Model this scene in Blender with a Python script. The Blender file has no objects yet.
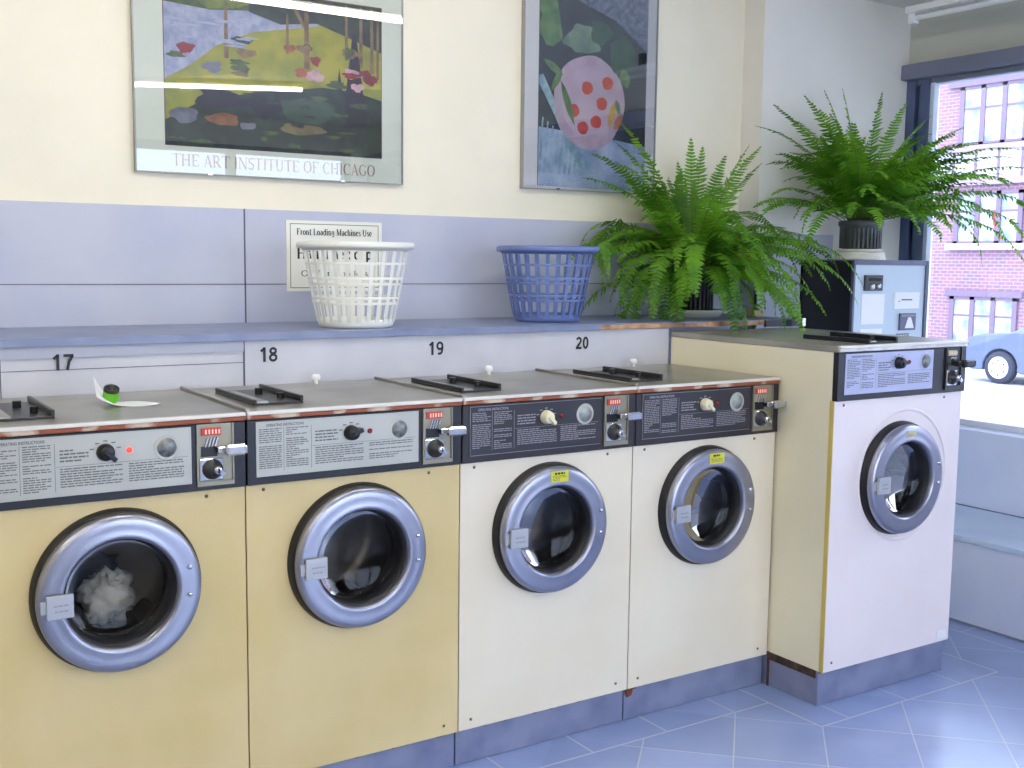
import bpy, math, random
from mathutils import Vector, Matrix
PI = math.pi
scn = bpy.context.scene
col = scn.collection
rnd = random.Random(7)

# ------------------------------------------------------------ helpers
def lin(c):
    return tuple((x/12.92 if x <= .04045 else ((x+.055)/1.055)**2.4) for x in [v/255. for v in c]) + (1,)

MATS = {}
def mat(name, rgb, rough=.5, metal=0., noise=0., nscale=8., noise2=None, emit=None, coat=0., bump=0., spec=None):
    if name in MATS: return MATS[name]
    m = bpy.data.materials.new(name); m.use_nodes = True
    nt = m.node_tree; b = nt.nodes['Principled BSDF']
    c = lin(rgb)
    b.inputs['Base Color'].default_value = c
    b.inputs['Roughness'].default_value = rough
    b.inputs['Metallic'].default_value = metal
    if spec is not None: b.inputs['Specular IOR Level'].default_value = spec
    if coat: b.inputs['Coat Weight'].default_value = coat; b.inputs['Coat Roughness'].default_value = .05
    if emit:
        b.inputs['Emission Color'].default_value = (*emit[0], 1); b.inputs['Emission Strength'].default_value = emit[1]
    if noise or noise2 or bump:
        tc = nt.nodes.new('ShaderNodeTexCoord'); nz = nt.nodes.new('ShaderNodeTexNoise')
        nz.inputs['Scale'].default_value = nscale; nz.inputs['Detail'].default_value = 5
        nt.links.new(tc.outputs['Object'], nz.inputs['Vector'])
        if noise or noise2:
            r = nt.nodes.new('ShaderNodeValToRGB')
            d = lin(noise2) if noise2 else tuple(x*(1-noise) for x in c[:3]) + (1,)
            r.color_ramp.elements[0].position = .35; r.color_ramp.elements[0].color = d
            r.color_ramp.elements[1].position = .62; r.color_ramp.elements[1].color = c
            nt.links.new(nz.outputs['Fac'], r.inputs['Fac']); nt.links.new(r.outputs['Color'], b.inputs['Base Color'])
        if bump:
            bp = nt.nodes.new('ShaderNodeBump'); bp.inputs['Strength'].default_value = bump; bp.inputs['Distance'].default_value = .01
            nt.links.new(nz.outputs['Fac'], bp.inputs['Height']); nt.links.new(bp.outputs['Normal'], b.inputs['Normal'])
    MATS[name] = m
    return m

def glass_mat(name, tint=(1, 1, 1), refl=.9, tr=1.0, rough=.0):
    m = bpy.data.materials.new(name); m.use_nodes = True
    nt = m.node_tree; nt.nodes.clear()
    o = nt.nodes.new('ShaderNodeOutputMaterial'); t = nt.nodes.new('ShaderNodeBsdfTransparent'); g = nt.nodes.new('ShaderNodeBsdfGlossy')
    t.inputs['Color'].default_value = (tint[0]*tr, tint[1]*tr, tint[2]*tr, 1)
    g.inputs['Roughness'].default_value = rough
    f = nt.nodes.new('ShaderNodeFresnel'); f.inputs['IOR'].default_value = 1.45
    mu = nt.nodes.new('ShaderNodeMath'); mu.operation = 'MULTIPLY'; mu.inputs[1].default_value = refl
    mx = nt.nodes.new('ShaderNodeMixShader')
    nt.links.new(f.outputs[0], mu.inputs[0]); nt.links.new(mu.outputs[0], mx.inputs[0])
    nt.links.new(t.outputs[0], mx.inputs[1]); nt.links.new(g.outputs[0], mx.inputs[2]); nt.links.new(mx.outputs[0], o.inputs[0])
    MATS[name] = m
    return m

class MB:
    def __init__(s): s.v = []; s.f = []; s.sm = []
    def add(s, vs, fs, smooth=False):
        b = len(s.v); s.v += [tuple(v) for v in vs]
        for f in fs: s.f.append(tuple(b+i for i in f)); s.sm.append(smooth)
        return s
    def box(s, x0, x1, y0, y1, z0, z1, M=None, ch=0.):
        if ch > 0:
            # chamfered box
            vs = []; 
            xs, ys, zs = (x0, x1), (y0, y1), (z0, z1)
            idx = {}
            for i in (0, 1):
                for j in (0, 1):
                    for k in (0, 1):
                        sx = 1 if i == 0 else -1; sy = 1 if j == 0 else -1; sz = 1 if k == 0 else -1
                        idx[i, j, k] = len(vs)
                        vs += [(xs[i], ys[j]+sy*ch, zs[k]+sz*ch), (xs[i]+sx*ch, ys[j], zs[k]+sz*ch), (xs[i]+sx*ch, ys[j]+sy*ch, zs[k])]
            fs = []
            for i in (0, 1):
                fs.append([idx[i, 0, 0], idx[i, 1, 0], idx[i, 1, 1], idx[i, 0, 1]])
                fs.append([idx[0, i, 0]+1, idx[1, i, 0]+1, idx[1, i, 1]+1, idx[0, i, 1]+1])
                fs.append([idx[0, 0, i]+2, idx[1, 0, i]+2, idx[1, 1, i]+2, idx[0, 1, i]+2])
            for i in (0, 1):
                for j in (0, 1):
                    fs.append([idx[i, j, 0], idx[i, j, 0]+1, idx[i, j, 1]+1, idx[i, j, 1]])
                    fs.append([idx[i, 0, j], idx[i, 0, j]+2, idx[i, 1, j]+2, idx[i, 1, j]])
                    fs.append([idx[0, i, j]+1, idx[0, i, j]+2, idx[1, i, j]+2, idx[1, i, j]+1])
            for k in idx.values(): fs.append([k, k+1, k+2])
        else:
            vs = [(x0, y0, z0), (x1, y0, z0), (x1, y1, z0), (x0, y1, z0), (x0, y0, z1), (x1, y0, z1), (x1, y1, z1), (x0, y1, z1)]
            fs = [(0, 3, 2, 1), (4, 5, 6, 7), (0, 1, 5, 4), (1, 2, 6, 5), (2, 3, 7, 6), (3, 0, 4, 7)]
        if M is not None: vs = [M @ Vector(v) for v in vs]
        return s.add(vs, fs)
    def lathe(s, prof, c=(0, 0, 0), axis='z', n=32, M=None, smooth=True):
        # prof: (radius, offset along axis)
        vs = []
        for r, h in prof:
            for i in range(n):
                a = 2*PI*i/n; p = (r*math.cos(a), r*math.sin(a), h)
                if axis == 'y': p = (p[0], p[2], p[1])
                if axis == 'x': p = (p[2], p[0], p[1])
                v = Vector(p)+Vector(c)
                vs.append(M @ v if M is not None else v)
        fs = []
        for k in range(len(prof)-1):
            for i in range(n):
                j = (i+1) % n
                fs.append((k*n+i, k*n+j, (k+1)*n+j, (k+1)*n+i))
        return s.add(vs, fs, smooth)
    def cyl(s, c, r, h, axis='z', n=24, r2=None, M=None):
        r2 = r if r2 is None else r2; e = 1e-4
        return s.lathe([(e, 0), (r, 0), (r2, h), (e, h)], c, axis, n, M, False)
    def tube(s, pts, r, n=8, cap=True):
        pts = [Vector(p) for p in pts]; vs = []
        for i, p in enumerate(pts):
            t = (pts[min(i+1, len(pts)-1)]-pts[max(i-1, 0)]).normalized()
            a = t.cross(Vector((0, 0, 1)) if abs(t.z) < .9 else Vector((1, 0, 0))).normalized(); b = t.cross(a)
            rr = r[i] if isinstance(r, (list, tuple)) else r
            for k in range(n):
                an = 2*PI*k/n; vs.append(p+a*rr*math.cos(an)+b*rr*math.sin(an))
        fs = []
        for i in range(len(pts)-1):
            for k in range(n):
                j = (k+1) % n; fs.append((i*n+k, i*n+j, (i+1)*n+j, (i+1)*n+k))
        if cap: fs.append(tuple(range(n))[::-1]); fs.append(tuple((len(pts)-1)*n+k for k in range(n)))
        return s.add(vs, fs, True)
    def prism(s, poly, y0, y1, axis='y'):
        # poly (a,b) extruded: axis y -> (a,y,b); axis x -> (y,a,b); axis z -> (a,b,y)
        f = {'y': lambda a, b, t: (a, t, b), 'x': lambda a, b, t: (t, a, b), 'z': lambda a, b, t: (a, b, t)}[axis]
        n = len(poly); vs = [f(a, b, y0) for a, b in poly]+[f(a, b, y1) for a, b in poly]
        fs = [tuple(range(n)), tuple(range(2*n-1, n-1, -1))]+[(i, (i+1) % n, n+(i+1) % n, n+i) for i in range(n)]
        return s.add(vs, fs)
    def flat(s, poly, y):           # polygon facing -y
        return s.add([(a, y, b) for a, b in poly], [tuple(range(len(poly)))])
    def build(s, name, m, parent=None, label=None, bevel=0., solid=0., origin=None):
        me = bpy.data.meshes.new(name)
        vs = s.v
        if origin is not None: vs = [(v[0]-origin[0], v[1]-origin[1], v[2]-origin[2]) for v in vs]
        me.from_pydata(vs, [], s.f); me.update()
        import bmesh
        bm = bmesh.new(); bm.from_mesh(me); bmesh.ops.recalc_face_normals(bm, faces=bm.faces); bm.to_mesh(me); bm.free()
        me.polygons.foreach_set('use_smooth', s.sm[:len(me.polygons)] if len(s.sm) >= len(me.polygons) else [False]*len(me.polygons))
        me.materials.append(m)
        o = bpy.data.objects.new(name, me); col.objects.link(o)
        if origin is not None: o.location = origin
        if parent is not None: o.parent = parent
        if label: o['label'] = label
        if bevel:
            bv = o.modifiers.new('bevel', 'BEVEL'); bv.width = bevel; bv.segments = 2; bv.limit_method = 'ANGLE'; bv.angle_limit = math.radians(50)
        if solid:
            sd = o.modifiers.new('solid', 'SOLIDIFY'); sd.thickness = solid; sd.offset = 0
        return o

def thing(name, label, cat, loc=(0, 0, 0), group=None):
    o = bpy.data.objects.new(name, None); col.objects.link(o)
    o.location = loc; o.empty_display_size = .1
    return tag(o, label, cat, group)
def tag(o, label, cat, group=None, kind=None):
    o['label'] = label; o['category'] = cat
    if group: o['group'] = group
    if kind: o['kind'] = kind
    return o
def struct(o, label=None, cat=None):
    o['kind'] = 'structure'
    if label: o['label'] = label
    if cat: o['category'] = cat
    return o

def text_mb(txt, x, y, z, h, weight=0.0, sx=1.0, center=True):
    cu = bpy.data.curves.new('lettering', 'FONT'); cu.body = txt; cu.size = h/.73; cu.offset = weight
    cu.align_x = 'CENTER' if center else 'LEFT'
    ob = bpy.data.objects.new('lettering', cu); col.objects.link(ob)
    bpy.context.view_layer.update()
    me = bpy.data.meshes.new_from_object(ob.evaluated_get(bpy.context.evaluated_depsgraph_get()))
    b = MB(); b.add([(x+v.co.x*sx, y, z+v.co.y) for v in me.vertices], [tuple(p.vertices) for p in me.polygons])
    bpy.data.objects.remove(ob); bpy.data.meshes.remove(me)
    return b

# serif letters drawn as strokes -------------------------------------------------
def arc(cx, cz, rx, rz, a0, a1, n=12):
    return [(cx+rx*math.cos(math.radians(a0+(a1-a0)*i/n)), cz+rz*math.sin(math.radians(a0+(a1-a0)*i/n))) for i in range(n+1)]
K, T_ = .13, .055
def stem(x, z0=0., z1=1., w=K, s0=1, s1=1):
    out = [([(x, z0), (x, z1)], w)]
    if s0: out.append(([(x-.13, z0+.02), (x+.13, z0+.02)], .04))
    if s1: out.append(([(x-.13, z1-.02), (x+.13, z1-.02)], .04))
    return out
GL = {
 'T': (.78, stem(.37, s1=0)+[([(.02, .97), (.72, .97)], T_), ([(.03, .97), (.03, .8)], T_), ([(.71, .97), (.71, .8)], T_)]),
 'H': (.9, stem(.15)+stem(.68)+[([(.15, .5), (.68, .5)], T_)]),
 'E': (.72, stem(.15)+[([(.15, .97), (.6, .97)], T_), ([(.15, .5), (.48, .5)], T_), ([(.15, .03), (.62, .03)], T_), ([(.6, .97), (.6, .8)], T_), ([(.62, .03), (.62, .22)], T_)]),
 'A': (.8, [([(.1, 0), (.37, 1)], T_), ([(.37, 1), (.66, 0)], K), ([(.18, .34), (.55, .34)], T_), ([(0, .02), (.2, .02)], .04), ([(.54, .02), (.78, .02)], .04)]),
 'R': (.82, stem(.15)+[([(.15, .97)]+arc(.36, .73, .2, .24, 90, -90)+[(.15, .49)], .085), ([(.34, .5), (.68, 0)], K), ([(.58, .02), (.8, .02)], .04)]),
 'I': (.38, stem(.18)),
 'N': (.9, stem(.14, w=T_, s1=1)+stem(.72, w=T_, s0=0)+[([(.12, 1), (.72, 0)], K)]),
 'S': (.62, [(arc(.3, .75, .2, .23, 35, 270)+arc(.3, .27, .21, .25, 90, -145), .095), ([(.47, .95), (.47, .78)], T_), ([(.1, .2), (.1, .02)], T_)]),
 'U': (.86, [([(.15, 1), (.15, .3)]+arc(.4, .28, .25, .27, 180, 360)+[(.65, 1)], .085), ([(.15, 1), (.15, .35)], K), ([(.02, .98), (.28, .98)], .04), ([(.54, .98), (.77, .98)], .04)]),
 'O': (.88, [(arc(.42, .5, .34, .48, 0, 360, 24), .07), (arc(.42, .5, .33, .46, 130, 230), .12), (arc(.42, .5, .33, .46, -50, 50), .12)]),
 'C': (.8, [(arc(.42, .5, .34, .48, 45, 315, 20), .07), (arc(.42, .5, .33, .46, 125, 235), .12), ([(.67, .95), (.67, .72)], T_)]),
 'G': (.86, [(arc(.42, .5, .34, .48, 45, 320, 20), .07), (arc(.42, .5, .33, .46, 125, 235), .12), ([(.67, .95), (.67, .74)], T_), ([(.68, .42), (.68, .12)], K), ([(.55, .42), (.8, .42)], .04)]),
 'F': (.68, stem(.15)+[([(.15, .97), (.6, .97)], T_), ([(.15, .5), (.46, .5)], T_), ([(.6, .97), (.6, .78)], T_)]),
 'L': (.7, stem(.15)+[([(.15, .03), (.6, .03)], T_), ([(.6, .03), (.6, .25)], T_)]),
 'M': (1.05, stem(.15, w=T_)+stem(.85)+[([(.15, 1), (.48, .05)], K), ([(.48, .05), (.85, 1)], T_)]),
 'r': (.46, stem(.14, 0, .68)+[(arc(.28, .5, .14, .14, 180, 60), .08), ([(.36, .6), (.37, .62)], .12)]),
 'o': (.6, [(arc(.28, .33, .2, .32, 0, 360, 20), .07), (arc(.28, .33, .2, .3, 120, 240), .12), (arc(.28, .33, .2, .3, -60, 60), .12)]),
 'n': (.66, stem(.14, 0, .68)+stem(.48, 0, .45, s1=0)+[([(.14, .5)]+arc(.32, .48, .16, .17, 150, 0), .08)]),
 't': (.42, [([(.16, .9), (.16, .15)]+arc(.27, .14, .1, .12, 180, 320), K*.9), ([(.03, .66), (.33, .66)], T_)]),
 'a': (.58, [([(.42, .04), (.42, .48)], K), (arc(.27, .48, .15, .17, 0, 160), .08), (arc(.24, .2, .15, .18, 60, 330), .09)]),
 'd': (.64, [([(.47, .02), (.47, .98)], K), (arc(.27, .33, .19, .31, 40, 320, 16), .09), ([(.36, .97), (.47, .97)], .04)]),
 'i': (.34, stem(.15, 0, .68)+[([(.15, .84), (.15, .97)], .14)]),
 'g': (.6, [(arc(.26, .42, .17, .22, 0, 360, 16), .09), ([(.43, .6), (.43, 0)]+arc(.26, -.05, .17, .16, 0, -170), .08)]),
 'c': (.54, [(arc(.28, .33, .2, .31, 50, 310, 16), .09), (arc(.28, .33, .2, .3, 120, 240), .13)]),
 'h': (.66, stem(.14, 0, .98)+stem(.48, 0, .45, s1=0)+[([(.14, .5)]+arc(.32, .48, .16, .17, 150, 0), .08)]),
 'e': (.56, [(arc(.28, .33, .2, .31, 10, 320, 16), .08), ([(.1, .36), (.46, .36)], T_), (arc(.28, .33, .2, .3, 120, 240), .12)]),
 's': (.48, [(arc(.22, .49, .13, .15, 40, 270)+arc(.22, .18, .14, .16, 90, -145), .085)]),
 'l': (.34, stem(.15, 0, .98)),
 'f': (.42, stem(.15, 0, .8, s1=0)+[(arc(.29, .82, .14, .14, 180, 30), .09), ([(.03, .66), (.34, .66)], T_)]),
 'p': (.64, stem(.14, -.3, .68)+[(arc(.32, .33, .19, .31, 140, -140, 16), .1)]),
 ' ': (.34, []),
 '1': (.62, [([(.34, 0), (.34, 1)], .19), ([(.36, .95), (.10, .72)], .16)]),
 '7': (.66, [([(.04, .91), (.60, .91)], .18), ([(.54, .90), (.34, .5), (.24, 0)], .18)]),
 '8': (.68, [(arc(.32, .74, .185, .175, 0, 360, 24), .17), (arc(.32, .28, .215, .205, 0, 360, 24), .17)]),
 '9': (.68, [(arc(.32, .67, .21, .245, 0, 360, 24), .17), ([(.53, .67), (.52, .40)]+arc(.30, .33, .20, .25, 10, -130), .17)]),
 '2': (.66, [(arc(.31, .70, .20, .215, 165, -35, 16)+[(.10, .10)], .17), ([(.03, .09), (.58, .09)], .18)]),
 '0': (.68, [(arc(.32, .5, .205, .42, 0, 360, 28), .175)]),
}
def serif_mb(txt, x0, x1, y, z, h, bold=1.0):
    tot = sum(GL[c][0] for c in txt); sx = (x1-x0)/tot; x = x0; b = MB()
    for c in txt:
        w, st = GL[c]
        for pts, wd in st:
            wd = wd*h*bold/2
            P = [(x+a*sx, z+q*h) for a, q in pts]
            L, R = [], []
            for i, p in enumerate(P):
                q0 = P[max(i-1, 0)]; q1 = P[min(i+1, len(P)-1)]
                dx, dz = q1[0]-q0[0], q1[1]-q0[1]; l = math.hypot(dx, dz) or 1
                L.append((p[0]-dz/l*wd, y, p[1]+dx/l*wd)); R.append((p[0]+dz/l*wd, y, p[1]-dx/l*wd))
            n = len(P)
            b.add(L+R, [(i, i+1, n+i+1, n+i) for i in range(n-1)])
        x += w*sx
    return b

# ------------------------------------------------------------ camera
f_px = 1116.92
yaw, pit, rol = map(math.radians, (-32.912, -6.281, .659))
F = Vector((math.sin(-yaw)*math.cos(pit), math.cos(yaw)*math.cos(pit), math.sin(pit)))
R = F.cross(Vector((0, 0, 1))).normalized(); U = R.cross(F)
R2 = math.cos(rol)*R+math.sin(rol)*U; U2 = -math.sin(rol)*R+math.cos(rol)*U
cd = bpy.data.cameras.new('camera'); cam = bpy.data.objects.new('camera', cd); col.objects.link(cam)
cam.matrix_world = Matrix(((R2.x, U2.x, -F.x, -.9961), (R2.y, U2.y, -F.y, -2.8404), (R2.z, U2.z, -F.z, 1.553), (0, 0, 0, 1)))
cd.sensor_width = 36; cd.lens = f_px*36/1024; cd.clip_start = .05; cd.clip_end = 200
scn.camera = cam

# ------------------------------------------------------------ materials
M_wall = mat('cream_wall_paint', (246, 238, 214), .55, noise=.05, nscale=3, bump=.05)
M_white = mat('white_wall_paint', (238, 236, 232), .6, noise=.04, nscale=4)
M_band = mat('blue_grey_board', (184, 188, 206), .45, noise2=(196, 198, 210), nscale=2.5)
M_board = mat('pale_grey_board', (202, 202, 208), .45, noise2=(188, 189, 198), nscale=3)
M_shelf = mat('blue_grey_shelf', (132, 142, 172), .35, noise2=(118, 128, 160), nscale=6)
M_seam = mat('dark_seam', (90, 92, 104), .8)
M_wood = mat('raw_wood_edge', (206, 160, 118), .7, noise2=(120, 84, 60), nscale=14)
M_beige = mat('beige_enamel', (224, 202, 148), .33, noise2=(214, 191, 130), nscale=2.5)
M_cream = mat('cream_enamel', (241, 229, 204), .33, noise2=(235, 222, 194), nscale=2.5)
M_pale = mat('pale_enamel', (244, 230, 226), .3, noise2=(238, 224, 220), nscale=2.5)
M_side = mat('ivory_side_panel', (242, 234, 206), .35, noise2=(234, 226, 194), nscale=2.2)
M_tan = mat('tan_edge', (206, 184, 96), .5)
M_black = mat('black_enamel', (24, 25, 33), .35)
M_brownblack = mat('brown_black_enamel', (44, 38, 42), .35)
M_silver = mat('silver_plate', (184, 182, 170), .38, .35, noise=.06, nscale=5)
M_lilacplate = mat('pale_silver_plate', (178, 182, 206), .38, .3, noise=.06, nscale=5)
M_ink = mat('dark_ink', (98, 98, 98), .7)
M_palink = mat('pale_ink', (150, 146, 150), .7)
M_chrome = mat('polished_chrome', (212, 214, 220), .16, 1., noise=.06, nscale=6)
M_ring = mat('brushed_door_ring', (164, 165, 178), .3, .9, noise=.10, nscale=5)
M_rubber = mat('black_rubber', (16, 16, 20), .5)
M_steel = mat('worn_steel_top', (186, 183, 170), .33, .7, noise2=(162, 158, 146), nscale=4, bump=.02)
M_rusttrim = mat('rust_spotted_trim', (216, 190, 160), .5, .2, noise2=(156, 84, 50), nscale=7)
MATS['rust_spotted_trim'].node_tree.nodes['Color Ramp'].color_ramp.elements[0].position = .50
MATS['rust_spotted_trim'].node_tree.nodes['Color Ramp'].color_ramp.elements[1].position = .56
M_whitetrim = mat('white_worn_trim', (238, 236, 232), .35, .1, noise2=(190, 182, 176), nscale=9)
M_rust = mat('rust', (132, 72, 44), .9, noise2=(70, 38, 26), nscale=30)
M_plinth = mat('blue_grey_plinth', (134, 140, 166), .5, noise2=(112, 118, 148), nscale=7)
M_grime = mat('dark_grime', (42, 34, 34), .9, noise2=(90, 66, 48), nscale=22)
M_drum = mat('drum_steel', (138, 134, 126), .36, .9, noise=.3, nscale=5)
M_dark = mat('black_cavity', (12, 12, 14), .7)
M_tag = mat('grey_latch', (178, 180, 184), .4, .3)
M_yellow = mat('yellow_sticker', (222, 216, 30), .5)
M_buff = mat('buff_sticker', (196, 192, 150), .5)
M_knobcream = mat('cream_plastic', (232, 222, 184), .35)
M_knobblack = mat('black_plastic', (20, 20, 24), .3)
M_red = mat('red_lamp_off', (140, 34, 34), .25)
M_redlit = mat('red_lamp_lit', (235, 50, 40), .25, emit=((1., .06, .04), 1.2))
M_redlabel = mat('red_price_strip', (206, 66, 48), .5)
M_white2 = mat('white_paper', (244, 244, 242), .6)
M_badge = mat('round_badge', (150, 152, 148), .4, .4, noise2=(110, 112, 110), nscale=60)
M_badgeC = mat('coloured_badge', (150, 168, 160), .4, .2, noise2=(150, 80, 80), nscale=25)
M_tray = mat('dark_tray', (62, 62, 60), .35, .5)
M_post = mat('blue_window_frame', (84, 98, 138), .4)
M_head = mat('grey_blue_header', (122, 126, 148), .5)
M_brown = mat('brown_steel', (120, 110, 84), .35, .7)
M_glassdoor = glass_mat('dark_door_glass', (.78, .77, .74), .5, 1., .02)
M_pane = glass_mat('clear_pane', (.98, .99, 1.), 1.0)
M_poster_glass = glass_mat('poster_glass', (1, 1, 1), 1.8)

# ------------------------------------------------------------ room dims
YW, YJ, XJ, XW, ZC = 1.16, 1.028, 2.887, 3.95, 2.86
XL, YB = -3.6, -5.2
# floor ------------------------------------------------------------------
def floor_mat():
    m = bpy.data.materials.new('blue_floor_tile'); m.use_nodes = True; nt = m.node_tree; b = nt.nodes['Principled BSDF']
    N = nt.nodes; Lk = nt.links
    g = N.new('ShaderNodeNewGeometry'); sp = N.new('ShaderNodeSeparateXYZ'); Lk.new(g.outputs['Position'], sp.inputs[0])
    def ma(op, a, bb=None, c=None):
        n = N.new('ShaderNodeMath'); n.operation = op
        for i, v in enumerate((a, bb, c)):
            if v is None: continue
            if isinstance(v, (int, float)): n.inputs[i].default_value = v
            else: Lk.new(v, n.inputs[i])
        return n.outputs[0]
    x, y = sp.outputs[0], sp.outputs[1]
    def line(v, per, w):   # 1 on grout line
        t = ma('ABSOLUTE', ma('SUBTRACT', ma('FRACT', ma('ADD', ma('DIVIDE', v, per), .5)), .5))
        return ma('LESS_THAN', t, w/per/2)
    d1 = ma('SUBTRACT', ma('SUBTRACT', x, y), 2.65); d2 = ma('SUBTRACT', ma('ADD', x, y), 1.51)
    diag = ma('MAXIMUM', line(d1, .41, .0062), line(d2, .445, .0062))
    # border: along the plinths, around the pulled out machine and along the window wall
    left = ma('MULTIPLY', ma('LESS_THAN', x, 1.865), ma('GREATER_THAN', y, -.128))
    rt = ma('MULTIPLY', ma('MULTIPLY', ma('GREATER_THAN', x, 1.865), ma('LESS_THAN', x, 2.85)), ma('GREATER_THAN', y, -.37))
    wn = ma('GREATER_THAN', x, 3.14)
    border = ma('MAXIMUM', ma('MAXIMUM', left, rt), wn)
    e1 = ma('MULTIPLY', ma('LESS_THAN', ma('ABSOLUTE', ma('ADD', y, .128)), .004), ma('LESS_THAN', x, 1.865))
    e2 = ma('MULTIPLY', ma('LESS_THAN', ma('ABSOLUTE', ma('ADD', y, .37)), .004), ma('MULTIPLY', ma('GREATER_THAN', x, 1.865), ma('LESS_THAN', x, 2.85)))
    e3 = ma('MULTIPLY', ma('LESS_THAN', ma('ABSOLUTE', ma('SUBTRACT', x, 1.865)), .004), ma('GREATER_THAN', y, -.37))
    e4 = ma('LESS_THAN', ma('ABSOLUTE', ma('SUBTRACT', x, 3.14)), .004)
    e5 = ma('MULTIPLY', ma('LESS_THAN', ma('ABSOLUTE', ma('SUBTRACT', x, 2.85)), .004), ma('GREATER_THAN', y, -.37))
    edges = ma('MAXIMUM', ma('MAXIMUM', e1, e2), ma('MAXIMUM', ma('MAXIMUM', e3, e4), e5))
    jx = line(ma('SUBTRACT', x, 1.085), .307, .007); jy = line(y, .3, .007)
    bj = ma('ADD', ma('MULTIPLY', jx, ma('SUBTRACT', 1, wn)), ma('MULTIPLY', jy, wn))
    mx = ma('MAXIMUM', ma('ADD', ma('MULTIPLY', diag, ma('SUBTRACT', 1, border)), ma('MULTIPLY', bj, border)), edges)
    nz = N.new('ShaderNodeTexNoise'); nz.inputs['Scale'].default_value = 5; nz.inputs['Detail'].default_value = 6
    Lk.new(g.outputs['Position'], nz.inputs['Vector'])
    # one tone per tile
    cb = N.new('ShaderNodeCombineXYZ'); Lk.new(ma('FLOOR', ma('DIVIDE', d1, .41)), cb.inputs[0]); Lk.new(ma('FLOOR', ma('DIVIDE', d2, .445)), cb.inputs[1])
    wh = N.new('ShaderNodeTexWhiteNoise'); Lk.new(cb.outputs[0], wh.inputs['Vector'])
    fac = ma('ADD', ma('MULTIPLY', nz.outputs['Fac'], .7), ma('MULTIPLY', wh.outputs['Value'], .3))
    r = N.new('ShaderNodeValToRGB'); r.color_ramp.elements[0].position = .3; r.color_ramp.elements[1].position = .75
    r.color_ramp.elements[0].color = lin((130, 149, 194)); r.color_ramp.elements[1].color = lin((150, 168, 212)); Lk.new(fac, r.inputs[0])
    mix = N.new('ShaderNodeMix'); mix.data_type = 'RGBA'; Lk.new(mx, mix.inputs[0]); Lk.new(r.outputs[0], mix.inputs[6]); mix.inputs[7].default_value = lin((190, 194, 204))
    Lk.new(mix.outputs[2], b.inputs['Base Color'])
    rr = ma('ADD', ma('MULTIPLY', mx, .3), .30); Lk.new(rr, b.inputs['Roughness'])
    b.inputs['Coat Weight'].default_value = .8; b.inputs['Coat Roughness'].default_value = .25
    bp = N.new('ShaderNodeBump'); bp.inputs['Strength'].default_value = .35; bp.inputs['Distance'].default_value = .002
    Lk.new(ma('SUBTRACT', ma('MULTIPLY', nz.outputs['Fac'], .5), mx), bp.inputs['Height']); Lk.new(bp.outputs[0], b.inputs['Normal'])
    return m
struct(MB().box(XL, 3.30, YB, YW, -.1, 0).build('floor', floor_mat()))
struct(MB().box(XL-.1, XW+.15, YB-.1, YW+.1, ZC, ZC+.1).build('ceiling', M_white))
struct(MB().box(XL-.1, XJ, YW, YW+.1, -.1, ZC).build('wall_back', M_wall))
M_jut = mat('ivory_wall_paint', (240, 236, 226), .55, noise=.03, nscale=3)
struct(MB().box(XJ, XW+.15, YJ, YW+.1, -.1, ZC).build('wall_chimney_breast', M_jut))
struct(MB().box(XL-.1, XL, YB, YW, -.1, ZC).build('wall_left', M_wall))
struct(MB().box(XL-.1, .2, YB-.1, YB, -.1, ZC).box(.2, XW+.15, YB-.1, YB, -.1, .35).box(.2, XW+.15, YB-.1, YB, 2.6, ZC).box(3.75, XW+.15, YB-.1, YB, .35, 2.6).build('wall_front', M_white))
w2 = MB()
for xx in (.2, 1.35, 2.5, 3.67): w2.box(xx, xx+.08, YB-.08, YB, .35, 2.6)
w2.box(.2, 3.75, YB-.08, YB, 2.52, 2.6).box(.2, 3.75, YB-.08, YB, .35, .43)
wf2 = struct(w2.build('window_2', M_post))
for a in (.28, 1.43, 2.58): MB().box(a, a+1.09, YB-.045, YB-.039, .43, 2.52).build('pane', M_pane, wf2)
# painted band on the wall above the shelf
ZB = 1.731
bd = struct(MB().box(XL, .412, YW-.012, YW, .9, ZB).box(.416, XJ, YW-.012, YW, .9, ZB).build('trim_1', M_band))
MB().box(XL, XJ, YW-.0135, YW-.012, 1.456, 1.459).box(.411, .417, YW-.0125, YW-.002, .9, ZB).build('board_seam', M_seam, bd)
struct(MB().box(XJ-.012, 3.40, YJ-.012, YJ, .9, 1.70).box(XJ-.012, XJ, YJ-.012, YW-.012, .9, 1.70).build('trim_2', M_band))
# window wall ---------------------------------------------------------------
M_ledge = mat('pale_blue_paint', (212, 226, 246), .4, noise2=(200, 216, 242), nscale=4)
M_ledgew = mat('pale_blue_wall_paint', (226, 230, 250), .5, noise2=(216, 222, 246), nscale=3)
struct(MB().box(3.79, 4.08, YB, YJ, -.1, .762).build('wall_right', M_ledgew))
struct(MB().box(XW-.02, XW+.15, YB, YJ, 2.575, ZC).build('wall_right_upper', mat('khaki_wall_paint', (204, 204, 192), .6)))
lg = struct(MB().box(3.25, 3.79, YB, .60, 0, .362).build('trim_3', M_ledgew))
MB().box(3.237, 3.79, YB, .60, .362, .388).build('ledge_top', M_ledge, lg, bevel=.003)
MB().box(3.784, 3.79, YB, .6, .388, .393).box(3.244, 3.25, YB, .6, 0, .008).build('ledge_seam', mat('grey_blue_seam', (130, 136, 158), .8), lg)
struct(MB().box(XW-.08, XW+.08, YB, YJ, 2.50, 2.575).box(XW-.02, XW+.06, YB, YJ, 2.472, 2.50).build('trim_4', M_head, bevel=.004))
w1 = MB()
for y0, y1 in ((.975, YJ), (.885, .945)): w1.box(XW-.03, XW+.05, y0, y1, .762, 2.50)
w1.box(XW+.0, XW+.04, .94, .98, .762, 2.50)
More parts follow.
